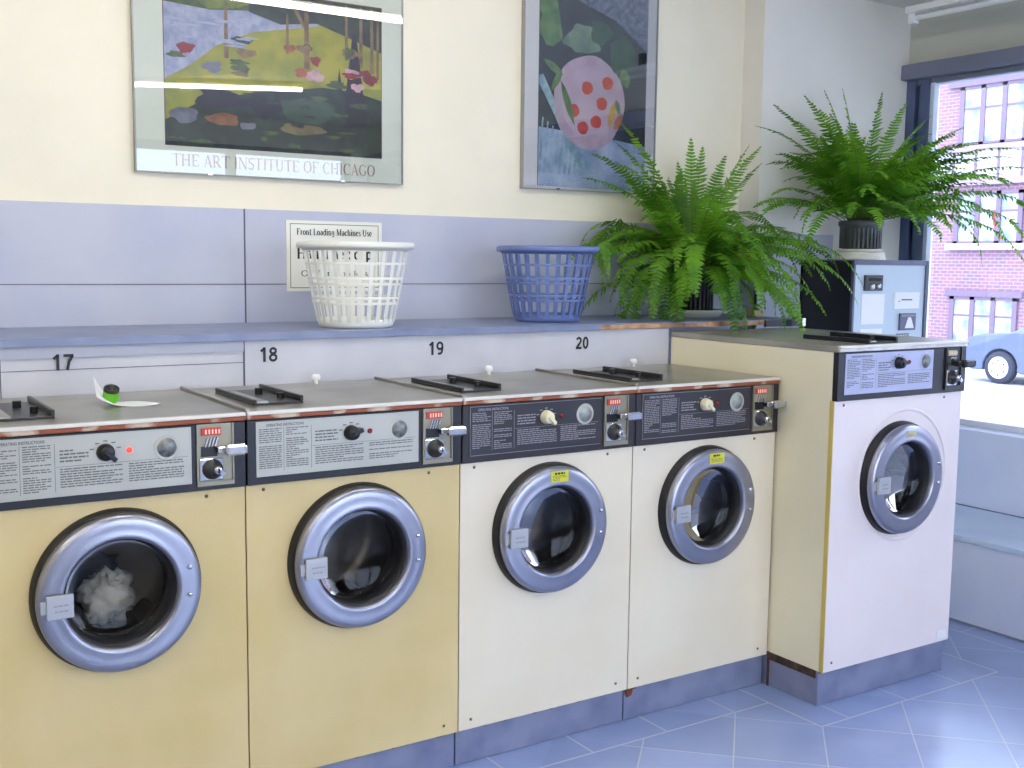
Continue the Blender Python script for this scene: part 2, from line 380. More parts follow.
for yy in (-1.3, -3.2): w1.box(XW-.03, XW+.05, yy-.035, yy+.035, .762, 2.50)
w1.box(XW-.03, XW+.05, YB, YB+.08, .762, 2.50)
wf = struct(w1.build('window_1', M_post, bevel=.004))
MB().box(XW-.03, XW+.05, YB+.08, .86, .762, .79).build('sill_rail', mat('white_sill', (226, 230, 238), .4), wf)
MB().box(XW-.025, XW+.02, .862, .884, .80, 2.475).build('highlight_strip', mat('white_highlight', (214, 224, 240), .4), wf)  # highlight along the window post, put in as a pale strip
for a, b_ in ((-1.265, .865), (-3.165, -1.335), (YB+.08, -3.235)):
    MB().box(XW+.004, XW+.010, a, b_, .80, 2.475).build('pane', M_pane, wf)

# ------------------------------------------------------------ washing machines
def rect_hole(mb, x0, x1, z0, z1, cx, cz, r, y0, y1, n=64):
    inn, out = [], []
    corners = [(x0, z0), (x1, z0), (x1, z1), (x0, z1)]
    angs = sorted(set([2*PI*i/n for i in range(n)]+[math.atan2(c[1]-cz, c[0]-cx) % (2*PI) for c in corners]))
    for a in angs:
        c, s_ = math.cos(a), math.sin(a)
        t = min([((x1-cx)/c) if c > 1e-9 else 1e9, ((x0-cx)/c) if c < -1e-9 else 1e9, ((z1-cz)/s_) if s_ > 1e-9 else 1e9, ((z0-cz)/s_) if s_ < -1e-9 else 1e9])
        inn.append((cx+r*c, cz+r*s_)); out.append((cx+t*c, cz+t*s_))
    m = len(angs)
    vs = [(a, y0, b) for a, b in inn]+[(a, y0, b) for a, b in out]+[(a, y1, b) for a, b in out]+[(a, y1, b) for a, b in inn]
    fs = []
    for k in range(4):
        for i in range(m):
            j = (i+1) % m; A = k*m; B = ((k+1) % 4)*m
            fs.append((A+i, A+j, B+j, B+i))
    mb.add(vs, fs)

def printing(x0, x1, z0, z1, y, rng, lh=.0062, fill=.55, para=None):
    mb = MB(); z = z1
    while z-lh*fill > z0:
        x = x0; end = x0+(x1-x0)*(1 if rng.random() < .7 else rng.uniform(.3, .9))
        if not (para and rng.random() < para):
            while x < end-.003:
                w = rng.uniform(.006, .02); e = min(x+w, end)
                mb.add([(x, y, z), (e, y, z), (e, y, z-lh*fill), (x, y, z-lh*fill)], [(0, 1, 2, 3)]); x = e+.0022
        z -= lh
    return mb

def washer(num, x0, y0, w, zt, label, enamel, blackm, platem, inkm, knobm, kang, lampm, badgem, trimm, sticker, big=False, group=None):
    rng = random.Random(num)
    zb = .118 if not big else .128
    zc = .951 if not big else 1.089
    top0 = zt-.022
    D = .585 if not big else .86-.012
    t = thing('washing_machine', label, 'washing machine', (x0, y0, 0), group)
    g = .0022
    # base, cabinet and front
    MB().box(g, w-g, .02, D, 0, zb-.004).build('plinth', M_plinth, t, bevel=.003)
    c = MB().box(g, .012, .012, D, zb, top0-.001).box(w-.012, w-g, .012, D, zb, top0-.001).box(.012, w-.012, D-.012, D, zb, top0-.001).box(.012, w-.012, .012, D-.012, zb, zb+.012)
    c.build('cabinet', M_side if big else enamel, t)
    cx, cz, r = (w/2-.005, .718, .201)
    if big: cx, cz, r = w/2+.001, .792, .198
    fp = MB(); rect_hole(fp, g, w-g, zb, zc, cx, cz, r-.014, 0, .011)
    fpo = fp.build('front_panel', enamel, t)
    for sx_, sz_ in ((.05, zc-.016), (w-.105, zc-.018), (.045, zb+.03), (w-.05, zb+.03)):
        MB().lathe([(1e-4, -.003), (.004, -.002), (.005, 0)], (sx_, -.0002, sz_), 'y', 10).build('screw', M_brown, fpo)
    if big:
        MB().box(-.001, .0022, -.002, .016, zb, zc).build('edge_strip', M_tan, t, 'tan painted panel edge')
        rp = [(.232, .0), (.236, -.004), (.241, -.004), (.245, 0)]
        MB().lathe(rp, (cx+.032, -.0002, cz+.008), 'y', 72).build('raised_ring', enamel, fpo)
        MB().box(w-.075, w-.018, -.003, 0, zb+.012, zb+.045, ).build('corner_patch', M_white2, fpo, bevel=.001)
    # door
    d = MB().lathe([(r+.009, .0), (r+.009, -.004), (r+.006, -.018), (r+.001, -.030), (r-.02, -.036), (r-.02, .0)], (cx, 0, cz), 'y', 72).build('door_gasket', M_rubber, t, 'black rubber rim')
    prof = [(r-.004, -.02), (r, -.03), (r-.001, -.040), (r-.004, -.046), (r-.010, -.0495), (r-.016, -.051), (r-.030, -.0515), (r-.048, -.051), (r-.053, -.0525), (r-.058, -.051), (r-.062, -.044), (r-.063, -.034), (r-.063, .0)]
    door = MB().lathe(prof, (cx, 0, cz), 'y', 96).build('door', M_ring, t, 'brushed metal door ring')
    ri = r-.063
    MB().lathe([(ri+.0008, -.036), (ri-.004, -.034), (ri-.010, -.004), (ri-.012, .02), (ri, .02)], (cx, 0, cz), 'y', 72).build('inner_seal', M_rubber, door)
    gl = [(ri-.010, -.002), (ri*.85, .006), (ri*.65, .014), (ri*.4, .020), (ri*.2, .023), (1e-4, .024)]
    MB().lathe(gl, (cx, 0, cz), 'y', 48).build('door_glass', M_glassdoor, door, 'dark bowl shaped door glass')
    for dz_ in (.047, -.024):
        MB().lathe([(1e-4, -.0075), (.004, -.007), (.0065, -.004), (.007, 0)], (cx+r-.034, -.0515, cz+dz_), 'y', 14).build('bolt', M_chrome, door)
    lt = MB().box(cx-r+.020, cx-r+.082, -.066, -.056, cz-.034, cz+.024).box(cx-r+.008, cx-r+.03, -.056, -.044, cz-.022, cz+.01).build('latch', M_tag, door, 'grey square latch tab', bevel=.0015)
    tx = MB()
    for zz, a, b_ in ((cz+.001, .036, .066), (cz-.013, .038, .064)):
        x = cx-r+a
        while x < cx-r+b_:
            e = x+rng.uniform(.006, .011); tx.add([(x, -.0665, zz), (e, -.0665, zz), (e, -.0665, zz-.004), (x, -.0665, zz-.004)], [(0, 1, 2, 3)]); x = e+.002
    tx.build('latch_lettering', M_palink, lt)
    if sticker:
        sm = M_buff if big else M_yellow; yy = -.0517
        s = MB(); sx0 = cx+(-.028 if not big else -.022); zz = cz+r-.047; h = .034 if not big else .026; ww = .066 if not big else .05
        so = s.box(sx0, sx0+ww, yy-.0006, yy+.001, zz, zz+h).build('sticker', sm, door, ('yellow' if not big else 'buff')+' sticker on the door ring')
        q = printing(sx0+.014, sx0+ww-.014, zz+h*.66, zz+h-.004, yy-.0009, rng, .008, .8)
        q.build('sticker_heading', M_knobblack, so)
        printing(sx0+.006, sx0+ww-.006, zz+.003, zz+h*.6, yy-.0009, rng, .0045, .4).build('sticker_print', M_ink, so)
    # drum
    dr = MB().lathe([(.185, .06), (.245, .075), (.245, .33), (.19, .36), (1e-4, .365)], (cx, 0, cz), 'y', 48)
    dr.build('drum', M_drum, t, 'perforated steel drum')
    MB().lathe([(ri-.012, .045), (ri+.01, .052), (.2, .062), (.245, .066), (.25, .076)], (cx, 0, cz), 'y', 48).build('drum_lip', mat('dark_drum_lip', (60, 60, 60), .5, .5), t)
    for k in range(3):
        a = math.radians(30+120*k+num*17)
        Mx = Matrix.Translation((cx, 0, cz)) @ Matrix.Rotation(a, 4, 'Y')
        MB().box(-.03, .03, .08, .32, -.243, -.185, Mx, ch=.01).build('drum_paddle', M_drum, t)
    # console
    cs = MB()
    cs.box(g, w-g, -.012, .05 if not big else .0115, zc, top0-.001)
    con = cs.build('console', blackm, t, 'dark control console', bevel=.002)
    k = 1.0 if not big else 1.0
    zp0, zp1 = (zc+.021, top0-.006)
    px0, px1 = (.026, .514) if not big else (.035, .505)
    if platem is not blackm:
        MB().box(px0, px1, -.0145, -.011, zp0, zp1).build('instruction_plate', platem, con, 'brushed silver instruction plate', bevel=.001)
    else:
        pl = MB()
        for a in ((px0, px1, zp0, zp0+.0015), (px0, px1, zp1-.0015, zp1), (px0, px0+.0015, zp0, zp1)): pl.box(a[0], a[1], -.0145, -.011, a[2], a[3])
        MB().box(px0, px1, -.0140, -.011, zp0, zp1).build('instruction_plate', mat('charcoal_plate', (46, 44, 50), .35), con, 'charcoal instruction plate')
        pl.build('plate_border', M_palink, con)
    yp = -.0149; H = zp1-zp0
    hb = text_mb('OPERATING INSTRUCTIONS', (px0+px0+.155)/2+.004, yp, zp1-.0145, .0075, .0003, .82)
    hb.build('instruction_heading', inkm, con)
    P = MB()
    def blk(a, b_, c_, d_, lh=.0058, para=.12):
        q = printing(a, b_, c_, d_, yp, rng, lh, .45, para); P.add(q.v, q.f)
    blk(px0+.008, px0+.072, zp0+.02, zp1-.02); blk(px0+.084, px0+.148, zp0+.016, zp1-.02)
    blk(px0+.168, px0+.235, zp0+H*.52, zp1-.035, .0085, .0)
    blk(px0+.168, px0+.315, zp0+.018, zp0+H*.46, .0062, .05); blk(px0+.33, px1-.02, zp0+.022, zp0+H*.46, .0062, .05)
    for xx in (px0+.077, px0+.156): P.add([(xx, yp, zp0+.012), (xx+.0012, yp, zp0+.012), (xx+.0012, yp, zp1-.018), (xx, yp, zp1-.018)], [(0, 1, 2, 3)])
    P.add([(px0+.16, yp, zp0+H*.49), (px1-.01, yp, zp0+H*.49), (px1-.01, yp, zp0+H*.49+.001), (px0+.16, yp, zp0+H*.49+.001)], [(0, 1, 2, 3)])
    for q in range(5):       # tick marks around the dial
        a = math.radians(20+q*35); X = px0+.275+.034*math.cos(a); Z = zc+.122+.028*math.sin(a)
        P.box(X-.005, X+.005, yp-.0002, yp+.0003, Z-.0015, Z+.0015)
    P.build('printed_instructions', inkm, con)
    # knob
    kx, kz = px0+.275, zc+.122
    kn = MB().lathe([(.022, -.014), (.0215, -.022), (.018, -.036), (.016, -.038), (1e-4, -.038)], (kx, 0, kz), 'y', 28)
    Mk = Matrix.Translation((kx, 0, kz)) @ Matrix.Rotation(math.radians(kang), 4, 'Y')
    kn.box(-.006, .028, -.044, -.018, -.006, .006, Mk, ch=.002)
    kn.build('dial_knob', knobm, con)
    MB().lathe([(.007, -.013), (.007, -.018), (.004, -.021), (1e-4, -.022)], (px0+.332, 0, zc+.123), 'y', 16).build('indicator_lamp', lampm, con, 'small red lamp')
    bx = px0+.425
    bg = MB().lathe([(.0245, -.014), (.0245, -.0165), (1e-4, -.0168)], (bx, 0, zc+.122), 'y', 32).build('round_badge', badgem, con)
    MB().lathe([(.0245, -.0165), (.028, -.0145), (.030, -.0165), (.0335, -.0145)], (bx, 0, zc+.122), 'y', 32).build('badge_ring', M_silver if platem is blackm else platem, bg)
    # coin meter
    mx0, mx1 = (.527, .625) if not big else (.575, w-.035)
    mz0, mz1 = zc+.012, top0-.002
    mt = MB().box(mx0, mx0+.004, -.018, -.011, mz0+.01, mz1).box(mx1-.004, mx1, -.018, -.011, mz0+.01, mz1).box(mx0, mx1, -.018, -.011, mz0, mz0+.012).box(mx0+.004, mx1-.004, -.0135, -.011, mz0, mz1)
    cm = mt.build('coin_meter', mat('meter_steel', (150, 144, 124), .35, .5) if not big else M_tray, con, 'coin meter in a steel frame')
    mw = mx1-mx0; mxs = mx0+.012
    ps = MB().box(mxs, mx0+mw*.66, -.0175, -.013, mz1-.030, mz1-.010).build('price_strip', M_redlabel if not big else M_buff, cm, bevel=.001)
    nb = MB()
    for q in range(5):
        xx = mxs+.010+q*.0088; nb.box(xx, xx+.0042, -.0185, -.017, mz1-.026, mz1-.014)
    nb.build('price_marks', mat('orange_ink', (250, 214, 190), .5), ps)
    sl = MB()
    for q in range(4):
        Mq = Matrix.Translation((mxs+.014+q*.0085, -.016, mz1-.046)) @ Matrix.Rotation(math.radians(18), 4, 'Y')
        sl.box(-.0016, .0016, -.004, .003, -.014, .012, Mq)
    sl.build('coin_slots', M_chrome, cm)
    MB().box(mxs, mx0+mw*.55, -.017, -.013, mz1-.085, mz1-.058).build('slide_housing', M_knobblack, cm)
    lv = MB().box(mx0+mw*.5, mx1+.002, -.040, -.014, zc+.098, zc+.116, ch=.003)
    lv.box(mx1-.034, mx1+.020, -.062, -.036, zc+.094, zc+.122, ch=.005)
    lv.box(mx1+.014, mx1+.022, -.064, -.034, zc+.097, zc+.119, ch=.003)
    lv.build('coin_slide', M_chrome if not big else M_tray, cm, 'chrome push handle' if not big else 'dark push handle')
    lkp = MB().box(mx0+.006, mx0+mw*.70, -.020, -.013, mz0+.014, mz0+.072, ch=.002).build('lock_plate', M_chrome, cm)
    lx, lz = mx0+mw*.40, mz0+.044
    MB().lathe([(.027, -.02), (.026, -.026), (.016, -.030), (.014, -.036), (1e-4, -.036)], (lx, 0, lz), 'y', 28).build('lock_ring', M_tray, lkp, 'dark lock ring')
    Ml = Matrix.Translation((lx+.008, 0, lz)) @ Matrix.Rotation(math.radians(35), 4, 'Y')
    MB().lathe([(.011, -.034), (.0105, -.045), (.008, -.048), (1e-4, -.048)], (lx+.008, 0, lz), 'y', 20).box(-.004, .022, -.046, -.038, -.005, .005, Ml).build('lock_barrel', M_chrome, lkp)
    MB().box(lx+.006, lx+.0105, -.0485, -.047, lz-.007, lz+.005).build('keyhole', M_dark, lkp)
    # top
    tp = MB().box(g, w-g, -.006, D, top0, zt)
    if not big: tp.box(g, .012, -.004, D, zt, zt+.009)
    tpo = tp.build('top', M_steel, t, 'worn steel top', bevel=.002)
    MB().box(g, w-g, -.020, -.006, zt-.009, zt+.001).build('front_lip', mat('pale_lip', (228, 222, 206), .35, .2), tpo, bevel=.002)
    MB().box(g, w-g, -.017, -.006, zt-.021, zt-.009).build('front_trim', trimm, tpo, 'rust marked trim strip' if not big else 'white worn trim strip', bevel=.002)
    # soap tray
    if not big: tx0, tx1, ty0, ty1 = .062, .208, .10, .43
    else: tx0, tx1, ty0, ty1 = .185, .34, .015, .32
    tr = MB().box(tx0, tx1, ty0, ty1, zt, zt+.006)
    tr.box(tx0, tx0+.010, ty0, ty1, zt+.006, zt+.016).box(tx1-.010, tx1, ty0, ty1, zt+.006, zt+.022)
    tro = tr.build('soap_tray', M_tray if not big else M_black, tpo, 'dark soap tray cover', bevel=.002)
    MB().cyl((tx1-.034, ty0+.09, zt+.006), .010, .016, 'z', 12).build('tray_hinge', M_knobblack, tro)
    MB().cyl((tx1-.055, ty0+.21, zt+.006), .011, .018, 'z', 12).build('tray_hinge', M_knobblack, tro)
    MB().box(tx0+.012, tx0+.045, ty0+.004, ty1-.05, zt+.006, zt+.010).build('tray_strip', M_steel, tro)
    if num in (18, 19, 20):
        MB().lathe([(.006, 0), (.006, .012), (.014, .014), (.014, .026), (.010, .032), (1e-4, .033)], (.43, .535, zt), 'z', 16).build('hose_cap', M_white2, tpo, 'white plastic cap')
    # rust and grime at the foot
    pl_ = [(g+.002, zb-.003)]; xx = g+.002; lo = []
    while xx < w-.012:
        lo.append((xx, zb-.004-rng.uniform(.0005, .0085)*(rng.random() < .6))); xx += rng.uniform(.008, .03)
    lo.append((w-g-.002, zb-.006))
    MB().prism([(g+.002, zb-.003), (w-g-.002, zb-.003)]+lo[::-1], .0178, .021).build('rust_line', M_rust, t, 'rusty plinth edge')
    if num == 20: MB().prism([(.004, zb-.004), (.062, zb-.004), (.050, zb-.014), (.040, zb-.013), (.034, zb-.034), (.014, zb-.038), (.006, zb-.020)], .0172, .0205).build('rust_patch', M_rust, t, 'brown rust patch on the plinth')
    return t, cx, cz

W = .66
washer(17, -.66, 0, W, 1.149, 'beige coin washer under number 17, a white load turning behind its glass', M_beige, M_black, M_silver, M_ink, M_knobblack, 45, M_redlit, M_badge, M_rusttrim, False, group='front loading washers in the wall row')
washer(18, 0, 0, W, 1.149, 'beige coin washer with silver instruction plate under number 18, drum empty', M_beige, M_black, M_silver, M_ink, M_knobblack, -20, M_red, M_badge, M_rusttrim, False, group='front loading washers in the wall row')
washer(19, W, 0, W, 1.149, 'cream coin washer with black instruction plate and yellow door sticker under number 19', M_cream, M_brownblack, M_brownblack, M_palink, M_knobcream, 45, M_red, M_badgeC, M_rusttrim, True, group='front loading washers in the wall row')
washer(20, 2*W, 0, W, 1.149, 'cream coin washer with yellow door sticker under number 20, against the taller machine', M_cream, M_brownblack, M_brownblack, M_palink, M_knobcream, 45, M_red, M_badgeC, M_rusttrim, True, group='front loading washers in the wall row')
m5, c5x, c5z = washer(21, 1.982, -.2615, .702, 1.279, 'taller pale washer standing forward of the row beside the window', M_pale, M_black, M_lilacplate, M_ink, M_knobblack, -5, M_red, M_badge, M_whitetrim, True, big=True)
gm = MB().box(-.001, .0021, .03, .255, .100, .128).box(-.0035, .0, .250, .259, .0, .13)
gm.build('grime_strip', M_grime, m5, 'dark broken gap above the plinth')
# rust patch between washers 19 and 20
# laundry in machine 17
def blob(name, c, rx, ry, rz, m, seed, amp=.25):
    rg = random.Random(seed); vs = []; fs = []; n, k = 28, 16
    ph = [(rg.uniform(2, 9), rg.uniform(2, 9), rg.uniform(0, 6)) for _ in range(6)]
    for i in range(k+1):
        th = PI*i/k
        for j in range(n):
            a = 2*PI*j/n; s_ = 1+amp*sum(math.sin(p[0]*th+p[2])*math.cos(round(p[1])*a+p[2]) for p in ph)/2.4
            vs.append((c[0]+rx*s_*math.sin(th)*math.cos(a), c[1]+ry*s_*math.sin(th)*math.sin(a), c[2]+rz*s_*math.cos(th)))
    for i in range(k):
        for j in range(n): fs.append((i*n+j, i*n+(j+1) % n, (i+1)*n+(j+1) % n, (i+1)*n+j))
    return MB().add(vs, fs, True).build(name, m, origin=c)
tag(blob('laundry', (-.335, .135, .665), .065, .035, .060, mat('wet_white_cloth', (226, 222, 214), .8, noise=.5, nscale=14, bump=.5), 4, .3), 'white wet laundry tumbling behind the door of the machine numbered 17', 'laundry')
tag(blob('laundry', (-.375, .24, .70), .10, .04, .07, mat('wet_grey_cloth', (74, 76, 82), .8, noise=.5, nscale=14, bump=.5), 9, .35), 'dark grey wet cloth above the white load behind the door of machine 17', 'laundry')

# ------------------------------------------------------------ number board and shelf
nbx = thing('number_board', 'pale blue grey board carrying numbers 17 to 20 below the shelf', 'board', (0, .592, 0))
MB().box(-2.2, .207, 0, .014, .9, 1.292).box(.212, 1.975, 0, .014, .9, 1.292).build('panel', M_board, nbx)
MB().box(-2.2, .207, -.001, 0, 1.222, 1.224).box(.2065, .2125, -.0012, .010, .9, 1.292).box(-.505, -.502, -.0012, 0, .9, 1.292).build('panel_seam', M_seam, nbx)
MB().box(-2.2, .207, -.006, 0, 1.258, 1.292).build('upper_batten', mat('grey_batten', (172, 176, 192), .5), nbx)
for s_, x in (('17', -.335), ('18', .292), ('19', .906), ('20', 1.543)):
    serif_mb(s_, x-.032, x+.032, -.0075 if s_ == '17' else -.0018, 1.222, .047, 1.0).build('number', mat('black_vinyl', (22, 22, 28), .4), nbx, 'black number '+s_)
sh = thing('shelf', 'long blue grey shelf with a chipped wooden edge above the washers', 'shelf', (0, .585, 0))
MB().box(-2.2, 2.735, 0, YW-.585-.014, 1.294, 1.316).build('shelf_board', M_shelf, sh)
MB().box(-2.2, 1.62, -.006, 0, 1.292, 1.3165).build('edge_strip', M_shelf, sh, 'grey painted edge', bevel=.001)
we = MB(); rg = random.Random(3); x = 1.62
while x < 2.50:
    L = rg.uniform(.03, .09); a = rg.uniform(0, .004); we.box(x, min(x+L, 2.5), -.006+a, 0, 1.293+rg.uniform(0, .003), 1.314-rg.uniform(0, .004)); x += L
we.build('worn_edge', M_wood, sh, 'bare chipped wood edge')
MB().box(2.5, 2.72, -.012, 0, 1.286, 1.314).build('dark_end', M_knobblack, sh)
MB().box(2.715, 2.735, -.02, 0, 1.284, 1.32).build('metal_clip', M_chrome, sh, 'chrome end clip', bevel=.002)

# ------------------------------------------------------------ posters
def poly_blob(cx, cz, rx, rz, seed, n=26, amp=.18, a0=0):
    rg = random.Random(seed); p1, p2, p3 = [rg.uniform(0, 6.28) for _ in range(3)]
    out = []
    for i in range(n):
        a = 2*PI*i/n; s_ = 1+amp*(.5*math.sin(3*a+p1)+.35*math.sin(5*a+p2)+.25*math.sin(8*a+p3))
        out.append((cx+rx*s_*math.cos(a+a0), cz+rz*s_*math.sin(a+a0)))
    return out
def clip(poly, x0, x1, z0, z1):
    return [(min(max(a, x0), x1), min(max(b, z0), z1)) for a, b in poly]
def poster_shell(name, label, x0, x1, z0, z1, paper):
    t = thing(name, label, 'poster', (0, YW, 0))
    MB().box(x0, x1, -.016, -.001, z0, z1).build('backing', paper, t)
    e = MB(); 
    for a in ((x0-.003, x0, z0-.003, z1+.003), (x1, x1+.003, z0-.003, z1+.003), (x0, x1, z0-.003, z0), (x0, x1, z1, z1+.003)): e.box(a[0], a[1], -.026, -.001, a[2], a[3])
    e.build('frame', mat('thin_grey_edge', (160, 162, 156), .4, .3), t)
    MB().box(x0, x1, -.025, -.022, z0, z1).build('glazing', M_poster_glass, t, 'clear glass front')
    cl = MB()
    for fx in (.25, .75):
        cl.box(x0+(x1-x0)*fx-.008, x0+(x1-x0)*fx+.008, -.028, -.001, z0-.004, z0+.004)
    cl.build('clip', M_chrome, t)
    return t
p1 = poster_shell('poster', 'wide framed park landscape poster with tan capitals under the picture', .031, 1.053, 1.849, 2.62, mat('pale_green_mat', (226, 232, 218), .6))
serif_mb('THE ART INSTITUTE OF CHICAGO', .155, .94, -.0167, 1.873, .042, 1.0).build('lettering', mat('tan_ink', (188, 150, 124), .6), p1, 'line of tan serif capitals')
AX0, AX1, AZ0, AZ1 = .135, .965, 1.945, 2.507
art = MB().box(AX0, AX1, -.0165, -.0155, AZ0, AZ1).build('picture', mat('art_lawn', (176, 172, 60), .6, noise2=(140, 148, 56), nscale=14), p1, 'landscape print of lawn, water and trees')
MB().box(AX0-.003, AX1+.003, -.0162, -.0152, AZ0-.003, AZ1+.003).build('picture_border', mat('art_maroon', (90, 44, 44), .6), p1)
LAY = [0]
def paint(poly, m):
    LAY[0] += 1
    MB().flat(clip(poly, AX0, AX1, AZ0, AZ1), -.0166-.00001*LAY[0]*4).build('painted_patch', m, art)
def am(n, a, b, s_=30): return mat('art_'+n, a, .6, noise2=b, nscale=s_)
water = am('water', (150, 160, 196), (190, 196, 214)); deep = am('deep_green', (52, 70, 56), (34, 44, 44)); grass2 = am('grass', (196, 190, 74), (158, 164, 66))
tree_g = am('tree_green', (92, 110, 58), (60, 78, 46)); bark = am('bark', (150, 124, 84), (110, 88, 64)); dk = am('dark_purple', (52, 44, 58), (36, 32, 40))
rustc = am('rust_bush', (176, 100, 60), (140, 74, 56)); red = am('red_bloom', (160, 48, 44), (120, 40, 44)); pink = am('pink_bush', (214, 176, 178), (186, 150, 160)); greyc = am('grey_stone', (128, 132, 146), (104, 108, 124))
paint([(AX0, 2.17), (.22, 2.22), (.32, 2.30), (.45, 2.36), (.70, 2.41), (.75, 2.44), (AX0, 2.46)], water)
paint([(AX0, 2.43), (.3, 2.42), (.5, 2.44), (.5, 2.507), (AX0, 2.507)], tree_g)
paint(poly_blob(.34, 2.48, .12, .05, 1), am('tree_light', (128, 142, 66), (92, 110, 58)))
paint([(.44, 2.43), (.56, 2.40), (.7, 2.42), (.84, 2.38), (AX1, 2.34), (AX1, 2.507), (.44, 2.507)], deep)
paint([(AX0, 1.945), (AX1, 1.945), (AX1, 2.16), (.86, 2.185), (.72, 2.19), (.6, 2.17), (.5, 2.16), (.38, 2.13), (.24, 2.09), (AX0, 2.03)], deep)
paint(poly_blob(.66, 2.10, .12, .045, 2), am('mid_green', (72, 94, 70), (56, 74, 58)))
paint(poly_blob(.64, 2.03, .09, .02, 3), am('ochre', (146, 130, 92), (112, 104, 74)))
paint(poly_blob(.90, 2.22, .08, .02, 5), grass2)
for x, z0, z1, w_ in ((.355, 2.26, 2.45, .008), (.66, 2.25, 2.48, .011), (.585, 2.30, 2.44, .006), (.82, 2.3, 2.5, .007), (.88, 2.28, 2.5, .008), (.925, 2.26, 2.5, .008), (.95, 2.24, 2.48, .006)):
    paint([(x-w_, z0), (x+w_, z0), (x+w_*.7, z1), (x-w_*.7, z1)], bark)
paint([(.645, 2.40), (.66, 2.40), (.60, 2.50), (.59, 2.49)], bark)
# a clipped conifer at the right, low flowering bushes and boulders on the lawn
paint([(.80, 2.05), (.845, 2.40), (.86, 2.40), (.905, 2.05)], dk); paint([(.765, 2.06), (.79, 2.27), (.82, 2.06)], deep)
for i in range(24):
    x = AX0+.03+.78*rg.random(); z = 2.20+.13*rg.random()
    paint(poly_blob(x, z, rg.uniform(.018, .04), rg.uniform(.010, .022), 100+i, amp=.3), rg.choice([rustc, pink, tree_g, bark, greyc, red, tree_g, deep]))
paint(poly_blob(.33, 2.115, .09, .035, 16, amp=.3), dk); paint(poly_blob(.50, 2.10, .06, .035, 18, amp=.3), dk)
paint(poly_blob(.34, 2.045, .06, .022, 19), am('orange_rock', (156, 104, 60), (120, 80, 52))); paint(poly_blob(.20, 2.05, .05, .028, 20), greyc); paint(poly_blob(.43, 2.03, .03, .016, 25), greyc)
for i in range(30):
    x = AX0+.83*rg.random(); z = 1.96+.2*rg.random()
    paint(poly_blob(x, z, rg.uniform(.012, .04), rg.uniform(.004, .010), 140+i, amp=.3), rg.choice([tree_g, deep, dk, deep, tree_g]))
for i in range(22):
    x = AX0+.32*rg.random(); z = 2.30+.10*rg.random()
    paint(poly_blob(x, z, rg.uniform(.02, .05), .004, 180+i, amp=.3), rg.choice([water, am('water_light', (186, 194, 214), (170, 178, 206))]))

p2 = poster_shell('poster', 'tall framed still life poster of a lilac dish, leaves and orange fruit', 1.622, 2.333, 1.862, 2.80, mat('white_mat', (226, 226, 226), .6))
BX0, BX1, BZ0, BZ1 = 1.698, 2.281, 1.874, 2.76
art = MB().box(BX0, BX1, -.0165, -.0155, BZ0, BZ1).build('picture', am('still_ground', (62, 74, 84), (44, 52, 60), 9), p2, 'still life print on dark green ground')
AX0, AX1, AZ0, AZ1 = BX0, BX1, BZ0, BZ1
lilac = am('lilac', (186, 164, 180), (206, 186, 200), 12); leafl = am('leaf_light', (110, 148, 88), (74, 118, 66), 22); leafd = am('leaf_dark', (62, 104, 72), (46, 82, 60), 22)
pale = am('pale_blue', (170, 202, 206), (126, 160, 176), 20); orange = am('orange_fruit', (214, 84, 48), (190, 60, 44), 25); yel = am('yellow_flower', (216, 180, 70), (190, 150, 50), 25); aqua = am('aqua_green', (140, 164, 130), (100, 132, 116), 16)
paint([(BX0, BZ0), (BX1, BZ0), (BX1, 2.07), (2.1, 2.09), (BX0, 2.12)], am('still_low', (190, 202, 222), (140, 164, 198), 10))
paint([(BX0, BZ1), (BX0, 2.72), (2.1, 2.60), (BX1, 2.48), (BX1, BZ1)], am('violet_speckle', (130, 140, 170), (72, 92, 100), 40))
for i in range(9):
    x = BX0+i*.026; paint([(x, 1.93), (x+.012, 1.93), (x-.004+.03, 2.16-.016*i), (x-.012+.03, 2.16-.016*i)], pale)
paint([(BX0, 2.33), (BX0+.02, 2.34), (1.80, 2.20), (1.88, 2.06), (1.95, 1.98), (1.94, 1.94), (1.86, 2.03), (1.78, 2.17), (BX0, 2.30)], pale)
paint(poly_blob(1.965, 2.24, .19, .20, 31, 40, .03), lilac)
paint(poly_blob(1.965, 2.24, .15, .155, 37, 40, .03), am('lilac_inner', (204, 188, 200), (190, 170, 188), 10))
for i, (x, z) in enumerate(((1.88, 2.20), (1.95, 2.30), (2.03, 2.24), (2.0, 2.16), (1.93, 2.13), (2.06, 2.33))): paint(poly_blob(x, z, .030, .028, 50+i, 20, .06), orange)
paint(poly_blob(1.92, 2.50, .09, .06, 33, 30, .25), aqua); paint(poly_blob(2.02, 2.54, .06, .05, 39, 30, .25), leafd)
def leaf(x, z, l, a, w_, m):
    c, s_ = math.cos(math.radians(a)), math.sin(math.radians(a)); out = []
    for t in (0, .2, .45, .7, 1.0): out.append((x+c*l*t-s_*w_*math.sin(PI*t)**.8 if t < 1 else x+c*l, z+s_*l*t+c*w_*math.sin(PI*t)**.8 if t < 1 else z+s_*l))
    for t in (.7, .45, .2): out.append((x+c*l*t+s_*w_*math.sin(PI*t)**.8, z+s_*l*t-c*w_*math.sin(PI*t)**.8))
    paint(out, m)
paint(poly_blob(1.755, 2.55, .055, .10, 34, 30, .2), leafl); paint(poly_blob(1.73, 2.64, .05, .06, 35, 30, .2), leafl)
paint(poly_blob(2.14, 2.46, .075, .08, 36, 30, .2), leafd); leaf(2.14, 2.40, .09, -70, .03, leafl)
leaf(1.72, 2.40, .12, -30, .018, leafl); leaf(1.76, 2.27, .11, 60, .016, leafl); leaf(1.81, 2.32, .20, -68, .018, leafl)
